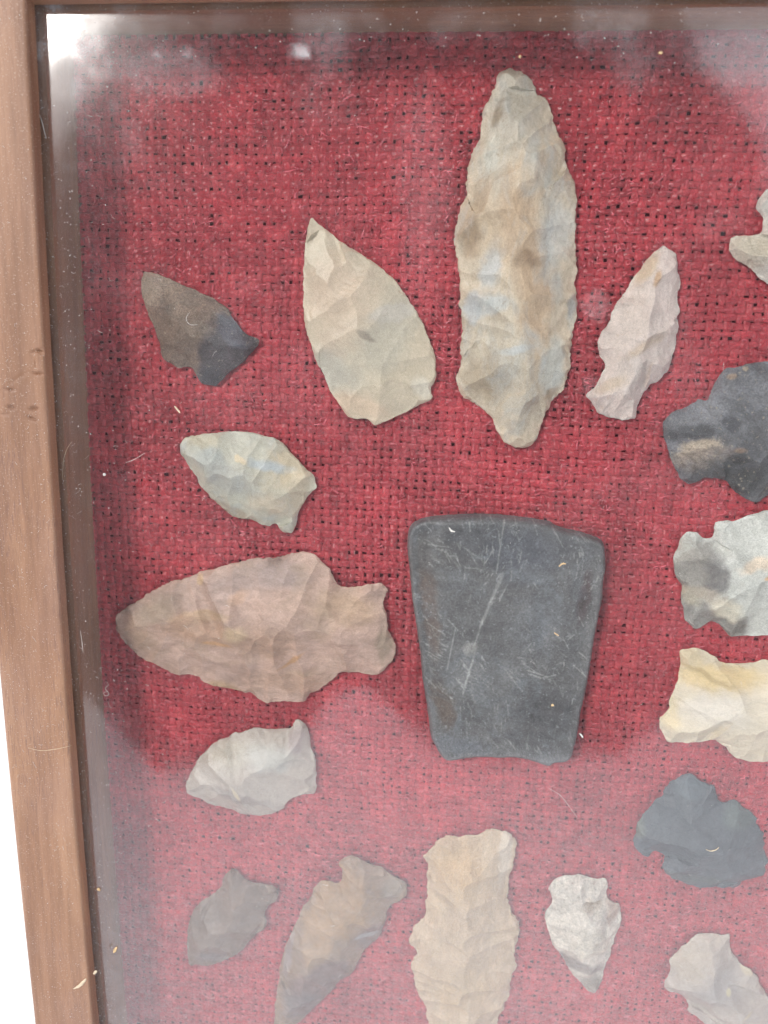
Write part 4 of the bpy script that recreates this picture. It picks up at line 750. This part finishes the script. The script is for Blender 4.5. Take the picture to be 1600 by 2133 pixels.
    for n_, (cx_, cy_, ru, rv, an, c, soft) in enumerate(patches):
        a = math.radians(an)
        wx, wy = ru * 0.9 * (fbm(x, y, max(2.0, ru), seed + n_, 4) - 0.5), rv * 0.9 * (fbm(x, y, max(2.0, rv), seed + 31 + n_, 4) - 0.5)
        u = (x + wx - cx_) * math.cos(a) + (y + wy - cy_) * math.sin(a)
        v = -(x + wx - cx_) * math.sin(a) + (y + wy - cy_) * math.cos(a)
        qd = np.hypot(u / ru, v / rv) + 0.35 * (fbm(x, y, 1.6, seed + 60 + n_, 3) - 0.5)
        mk = sstep(1 + soft * 0.8, 1 - soft * 0.8, qd)[:, None] * (0.78 if key == 'long_blade' else 0.85)
        colr = colr * (1 - mk) + np.array(c) * mk
    if not celt:                                        # crushed thin edges paler; light passing through is put into the colour
        er = (sstep(0.9, 0.0, d) * 0.35 * fbm(x, y, 2.0, seed + 90, 3) * 2)[:, None].clip(0, 1)
        colr = colr * (1 - er) + np.clip(colr * 1.22 + 0.02, 0, 0.8) * er
    if celt:
        extra = []
        for _k in range(700):
            ex, ey = r.uniform(x.min(), x.max()), r.uniform(y.min(), y.max())
            ea = -1.0 + 3.4 * (fbm(np.array([ex]), np.array([ey]), 18.0, 66, 2)[0] - 0.5) + r.normal(0, 0.22)
            el = r.gamma(2.0, 0.9) + 0.4
            if fbm(np.array([ex]), np.array([ey]), 13.0, 67, 2)[0] < r.uniform(0.36, 0.62):
                continue
            extra.append((ex, ey, ex + el * math.cos(ea), ey + el * math.sin(ea), r.uniform(0.14, 0.30), r.uniform(0.14, 0.5)))
        for (ax, ay, bx, by, wdt, st) in SCRATCHES + extra:
            ab = np.array([bx - ax, by - ay]); L = np.linalg.norm(ab)
            tpar = np.clip(((x - ax) * ab[0] + (y - ay) * ab[1]) / L ** 2, 0, 1)
            dist = np.hypot(x - ax - tpar * ab[0], y - ay - tpar * ab[1]) + 0.25 * (fbm(x, y, 1.2, 3, 3) - 0.5)
            mk = (st * sstep(wdt * 0.8, wdt * 0.15, dist) * (0.45 + 1.1 * fbm(x, y, 1.0, 8, 3)))[:, None].clip(0, 1)
            colr = colr * (1 - mk) + np.array((0.42, 0.42, 0.41)) * mk
    colb = np.repeat(np.array([basec]), len(Pb), 0)
    org = (P[:, 0].mean(), P[:, 1].mean(), 0.5)
    o = link_mesh(name, np.concatenate([top, bot]), np.concatenate([F, Fb + len(P)]), mat, None, True, org, np.concatenate([colr, colb]))
    if not celt:
        o.data.set_sharp_from_angle(angle=math.radians(20))          # arrises stay crisp
    return tag(o, label, category, group)

G = 'stone artefacts laid out on the burlap'
STONES = [
 ('two_tone', 'arrowhead', 'small stemmed point, tan-brown at the tip and blue-black at the notched base', dict(thick=3.4, scar=6, scoop=.35, seed=11, rough=.14),
  dict(rough=.6, mottle=.25, grain=.25, speck=(.42, .36, .28), speck_amount=.45, relief=.4)),
 ('cream_leaf', 'arrowhead', 'smooth cream leaf-shaped point with a chipped slanting base, left of the long blade', dict(thick=3.8, scar=8, scoop=.40, seed=12, reach=1.0, rough=.05),
  dict(rough=.48, mottle=.10, grain=.05, relief=.12, spec=.35)),
 ('long_blade', 'spear point', 'longest piece, tall tan and blue-grey streaked blade with serrated edges', dict(thick=5.0, scar=5.5, scoop=.45, seed=13, reach=.75, rough=.08, jag=.28),
  dict(rough=.5, mottle=.16, grain=.07, mottle_scale=220, stretch=(1, .45, 1), relief=.2, cloud=(.43, .46, .47), cloud_amount=.5, speck=(.25, .18, .11), speck_amount=.3)),
 ('pink_point', 'arrowhead', 'narrow pinkish-white stemmed point right of the long blade', dict(thick=4.6, scar=5, scoop=.5, seed=14, rough=.25, ridge=1.2, jag=.22),
  dict(rough=.65, mottle=.13, grain=.08, stretch=(1, .4, 1), rot=.7, relief=.45, speck=(.62, .46, .34), speck_amount=.35)),
 ('ivory_point', 'arrowhead', 'ivory-grey point with a deep side notch, cut off by the right edge near the top', dict(thick=4.2, scar=6, scoop=.4, seed=15),
  dict(rough=.6, mottle=.12, grain=.14, relief=.3)),
 ('charcoal_point', 'arrowhead', 'charcoal point with a cream patch on its stem, at the right edge', dict(thick=4.8, scar=6.5, scoop=.5, seed=16, rough=.14, ridge=.7),
  dict(rough=.5, mottle=.30, grain=.22, relief=.4, speck=(.40, .33, .25), speck_amount=.55, cloud=(.20, .21, .24), cloud_amount=.5)),
 ('mottled_base', 'arrowhead', 'pale blue-white point with a dark mottled notched base, at the right edge', dict(thick=4.6, scar=6.5, scoop=.5, seed=17, rough=.12, ridge=.5),
  dict(rough=.45, mottle=.14, grain=.12, relief=.25, cloud=(.62, .62, .56), cloud_amount=.4)),
 ('buff_point', 'arrowhead', 'creamy yellow-white point with a concave notched side, at the right edge below the middle', dict(thick=4.6, scar=7, scoop=.4, seed=18, rough=.12, ridge=.6),
  dict(rough=.6, mottle=.09, grain=.05, stretch=(.4, 1, 1), rot=.3, relief=.3, cloud=(.70, .60, .40), cloud_amount=.35)),
 ('slate_point', 'arrowhead', 'broad dark slate-grey notched point, upright, at the lower right', dict(thick=4.2, scar=6, scoop=.35, seed=19, rough=.10, jag=.3),
  dict(rough=.62, mottle=.14, grain=.12, relief=.25)),
 ('ash_point', 'arrowhead', 'pale ash-grey eared point directly below the large brown point', dict(thick=3.8, scar=6, scoop=.4, seed=20, rough=.06, jag=.2),
  dict(rough=.5, mottle=.10, grain=.05, relief=.15)),
 ('taupe_point', 'arrowhead', 'small plain taupe stemmed point at the bottom left', dict(thick=3.4, scar=7, scoop=.25, seed=21, rough=.06),
  dict(rough=.6, mottle=.10, grain=.08, relief=.15)),
 ('tan_mauve', 'arrowhead', 'slender slanting notched point, tan above and mauve-grey towards its tip', dict(thick=4.0, scar=6, scoop=.4, seed=22, rough=.08, jag=.2),
  dict(rough=.5, mottle=.16, grain=.08, relief=.2, stretch=(.6, 1, 1), rot=-.6)),
 ('buff_blade', 'spear point', 'wide sandy-buff blade with a square stem, at the bottom beside the slanting tan point', dict(thick=5.0, scar=5, scoop=.4, seed=23, rough=.22, ridge=1.0, jag=.34),
  dict(rough=.7, mottle=.12, grain=.09, stretch=(1, .35, 1), relief=.4, cloud=(.62, .52, .40), cloud_amount=.35)),
 ('small_mottled', 'arrowhead', 'small stubby white point with a grey streaked tip pointing down', dict(thick=4.0, scar=4.5, scoop=.4, seed=24, rough=.16, ridge=.6),
  dict(rough=.6, mottle=.24, grain=.12, relief=.35, mottle_scale=260, speck=(.25, .22, .2), speck_amount=.4)),
 ('pearl_point', 'arrowhead', 'pearl-grey point with a cream rim, cut off at the bottom right corner', dict(thick=3.8, scar=7, scoop=.35, seed=25, rough=.06),
  dict(rough=.5, mottle=.09, grain=.05, relief=.15)),
 ('blue_grey', 'arrowhead', 'pale greenish blue-grey eared point above the large brown point', dict(thick=4.0, scar=6.5, scoop=.45, seed=26, rough=.06),
  dict(rough=.45, mottle=.14, grain=.05, relief=.18, cloud=(.40, .44, .46), cloud_amount=.5)),
 ('brown_large', 'arrowhead', 'large glossy brown and mauve side-notched point lying with its tip to the left', dict(thick=5.2, scar=7.5, scoop=.6, seed=27, reach=.9, rough=.08, ridge=.6, jag=.26),
  dict(rough=.50, mottle=.22, grain=.07, relief=.25, spec=.42, stretch=(.5, 1, 1), cloud=(.46, .32, .22), cloud_amount=.45)),
]
for key, cat, label, geo, mt in STONES:
    build_stone(key, 'spear_point' if cat == 'spear point' else 'arrowhead', stone_mat('chert_' + key, **mt), label, cat, G, **geo)
build_stone('celt', 'stone_celt', stone_mat('ground_stone', rough=.6, mottle=.24, grain=.16, grain_scale=1100, speck=(.34, .35, .36), speck_amount=.4, relief=.12,
            cloud=(.16, .17, .19), cloud_amount=.6), 'dark grey scratched flat stone celt, wide at the top and narrower below', 'celt', G,
            thick=3.7, under=1.9, res=0.27, jag=0.05, seed=28, celt=True)

# ------------------------------------------------------------------ crumbs, splinters, hairs and dust
def tube(poly, rad, z, flat=1.0, sides=6, seed=0, taper=True):
    p = np.array(poly, float)
    n = len(p)
    c = []
    for i in range(n - 1):
        p0, p1, p2, p3 = p[max(i - 1, 0)], p[i], p[i + 1], p[min(i + 2, n - 1)]
        for t in np.arange(6) / 6:
            c.append(0.5 * ((2 * p1) + (-p0 + p2) * t + (2 * p0 - 5 * p1 + 4 * p2 - p3) * t * t + (-p0 + 3 * p1 - 3 * p2 + p3) * t ** 3))
    c.append(p[-1])
    c = np.array(c)
    tan = np.gradient(c, axis=0)
    tan /= np.linalg.norm(tan, axis=1)[:, None] + 1e-9
    nr = np.stack([-tan[:, 1], tan[:, 0]], 1)
    m = len(c)
    r = np.random.default_rng(seed)
    s = np.linspace(0, 1, m)
    rr = rad * (np.clip(np.sin(s * math.pi) ** 0.45, 0.35, 1) if taper else 1.0) * r.uniform(0.8, 1.15, m)
    zc = z + rad * flat + (0.25 * rad * np.sin(s * 7 + seed) + 0.02 if flat < 1 else 0.04 * np.sin(s * 9))
    v = []
    for i in range(m):
        for a in range(sides):
            an = 2 * math.pi * a / sides
            v.append((c[i, 0] + nr[i, 0] * math.cos(an) * rr[i], c[i, 1] + nr[i, 1] * math.cos(an) * rr[i], zc[i] + math.sin(an) * rr[i] * flat if hasattr(zc, '__len__') else zc + math.sin(an) * rr[i] * flat))
    f = [(i * sides + a, i * sides + (a + 1) % sides, (i + 1) * sides + (a + 1) % sides, (i + 1) * sides + a) for i in range(m - 1) for a in range(sides)]
    f += [tuple(range(sides))[::-1], tuple((m - 1) * sides + a for a in range(sides))]
    return v, f

for n_, (kind, where, label, pl, rad, mt) in enumerate(DEBRIS):
    z = (RAIL_Z if where == 'rail' else GLASS_Z) + 0.02
    flat = 1.0 if kind in ('hair', 'lint_fibre', 'curl') else 0.45
    v, f = tube(pl, rad * (0.62 if flat == 1.0 else 0.8), z, flat, 6, n_)
    o = link_mesh(kind, v, f, LINT[mt], None, kind in ('hair', 'lint_fibre', 'curl'), (np.mean([a[0] for a in pl]), np.mean([a[1] for a in pl]), z))
    tag(o, label, {'lint_fibre': 'fibre', 'hair': 'hair', 'curl': 'fibre', 'wood_shaving': 'shaving', 'wood_chip': 'chip'}.get(kind, kind), 'loose debris on the case')

def dust(name, pts, label):
    """Specks (squashed octahedra) and short fibres; pts rows: x, y, z, size, kind(0 speck, 1 fibre)."""
    v, f = [], []
    for (x, y, z, s, kd) in pts:
        b = len(v)
        if kd < 0.5:
            a = random.uniform(0, 6.28)
            rx, ry = s * random.uniform(0.7, 1.5), s * random.uniform(0.5, 1.0)
            for k_ in range(4):
                w_ = a + k_ * math.pi / 2
                rr = rx if k_ % 2 == 0 else ry
                v.append((x + rr * math.cos(w_), y + rr * math.sin(w_), z + s * 0.3))
            v += [(x, y, z + s * 0.7), (x, y, z + 0.005)]
            f += [(b, b + 1, b + 4), (b + 1, b + 2, b + 4), (b + 2, b + 3, b + 4), (b + 3, b, b + 4), (b + 1, b, b + 5), (b + 2, b + 1, b + 5), (b + 3, b + 2, b + 5), (b, b + 3, b + 5)]
        else:
            a = random.uniform(0, 6.28); cv = random.gauss(0, 1.6); L = s * random.uniform(7, 18); w_ = random.uniform(0.015, 0.032)
            cx_, cy_ = x, y
            for k_ in range(6):
                an = a + cv * k_ / 5
                px_, py_ = -math.sin(an) * w_, math.cos(an) * w_
                zz = z + 0.03 + 0.05 * abs(math.sin(k_ * 1.3))
                v += [(cx_ + px_, cy_ + py_, zz), (cx_, cy_, zz + w_), (cx_ - px_, cy_ - py_, zz)]
                cx_ += math.cos(an) * L / 5; cy_ += math.sin(an) * L / 5
            for k_ in range(5):
                c_ = b + 3 * k_
                f += [(c_ + 1, c_, c_ + 3, c_ + 4), (c_ + 2, c_ + 1, c_ + 4, c_ + 5)]
    o = link_mesh(name, v, f, LINT['white'], None, False)
    return tag(o, label, 'dust', None, 'stuff')

pts = []
def inside(x, y):
    return -1 < x < CASE_W and -CASE_H < y < -0.2
for _ in range(1500):
    x, y = random.uniform(0, 215), -random.uniform(0, 300)
    pts.append((x, y, GLASS_Z, random.choice((.03, .035, .04, .05, .06, .10)), 0))
for _ in range(2900):                                  # thicker along the rails
    if random.random() < 0.68:
        x, y = random.expovariate(1 / 6.0) - 1.0, -random.uniform(0, 300)
    else:
        x, y = random.uniform(0, 210), -random.expovariate(1 / 4.0) - 0.3
    if inside(x, y):
        pts.append((x - float(bow(np.array(y))) * (1 if x < 10 else 0), y, GLASS_Z, random.choice((.03, .04, .05, .06, .08, .14)), 0))
for _ in range(300):
    x = random.uniform(0, 215) if random.random() < 0.65 else random.expovariate(1 / 9.0)
    y = -random.uniform(1, 300)
    if inside(x, y):
        pts.append((x, y, GLASS_Z, random.uniform(.05, .11), 1))
dust('glass_dust', pts, 'pale dust specks and lint scattered over the glass')
pts = []
for _ in range(1500):
    y = -random.uniform(-15, 305)
    x = -random.uniform(0.8, RAIL_W - 1.8) - float(bow(np.array(y)))
    pts.append((x, y, RAIL_Z + 0.05, random.choice((.04, .05, .06, .08, .11)), 0 if random.random() < .93 else 1))
dust('rail_dust', pts, 'pale dust and lint settled on the left wooden rail')
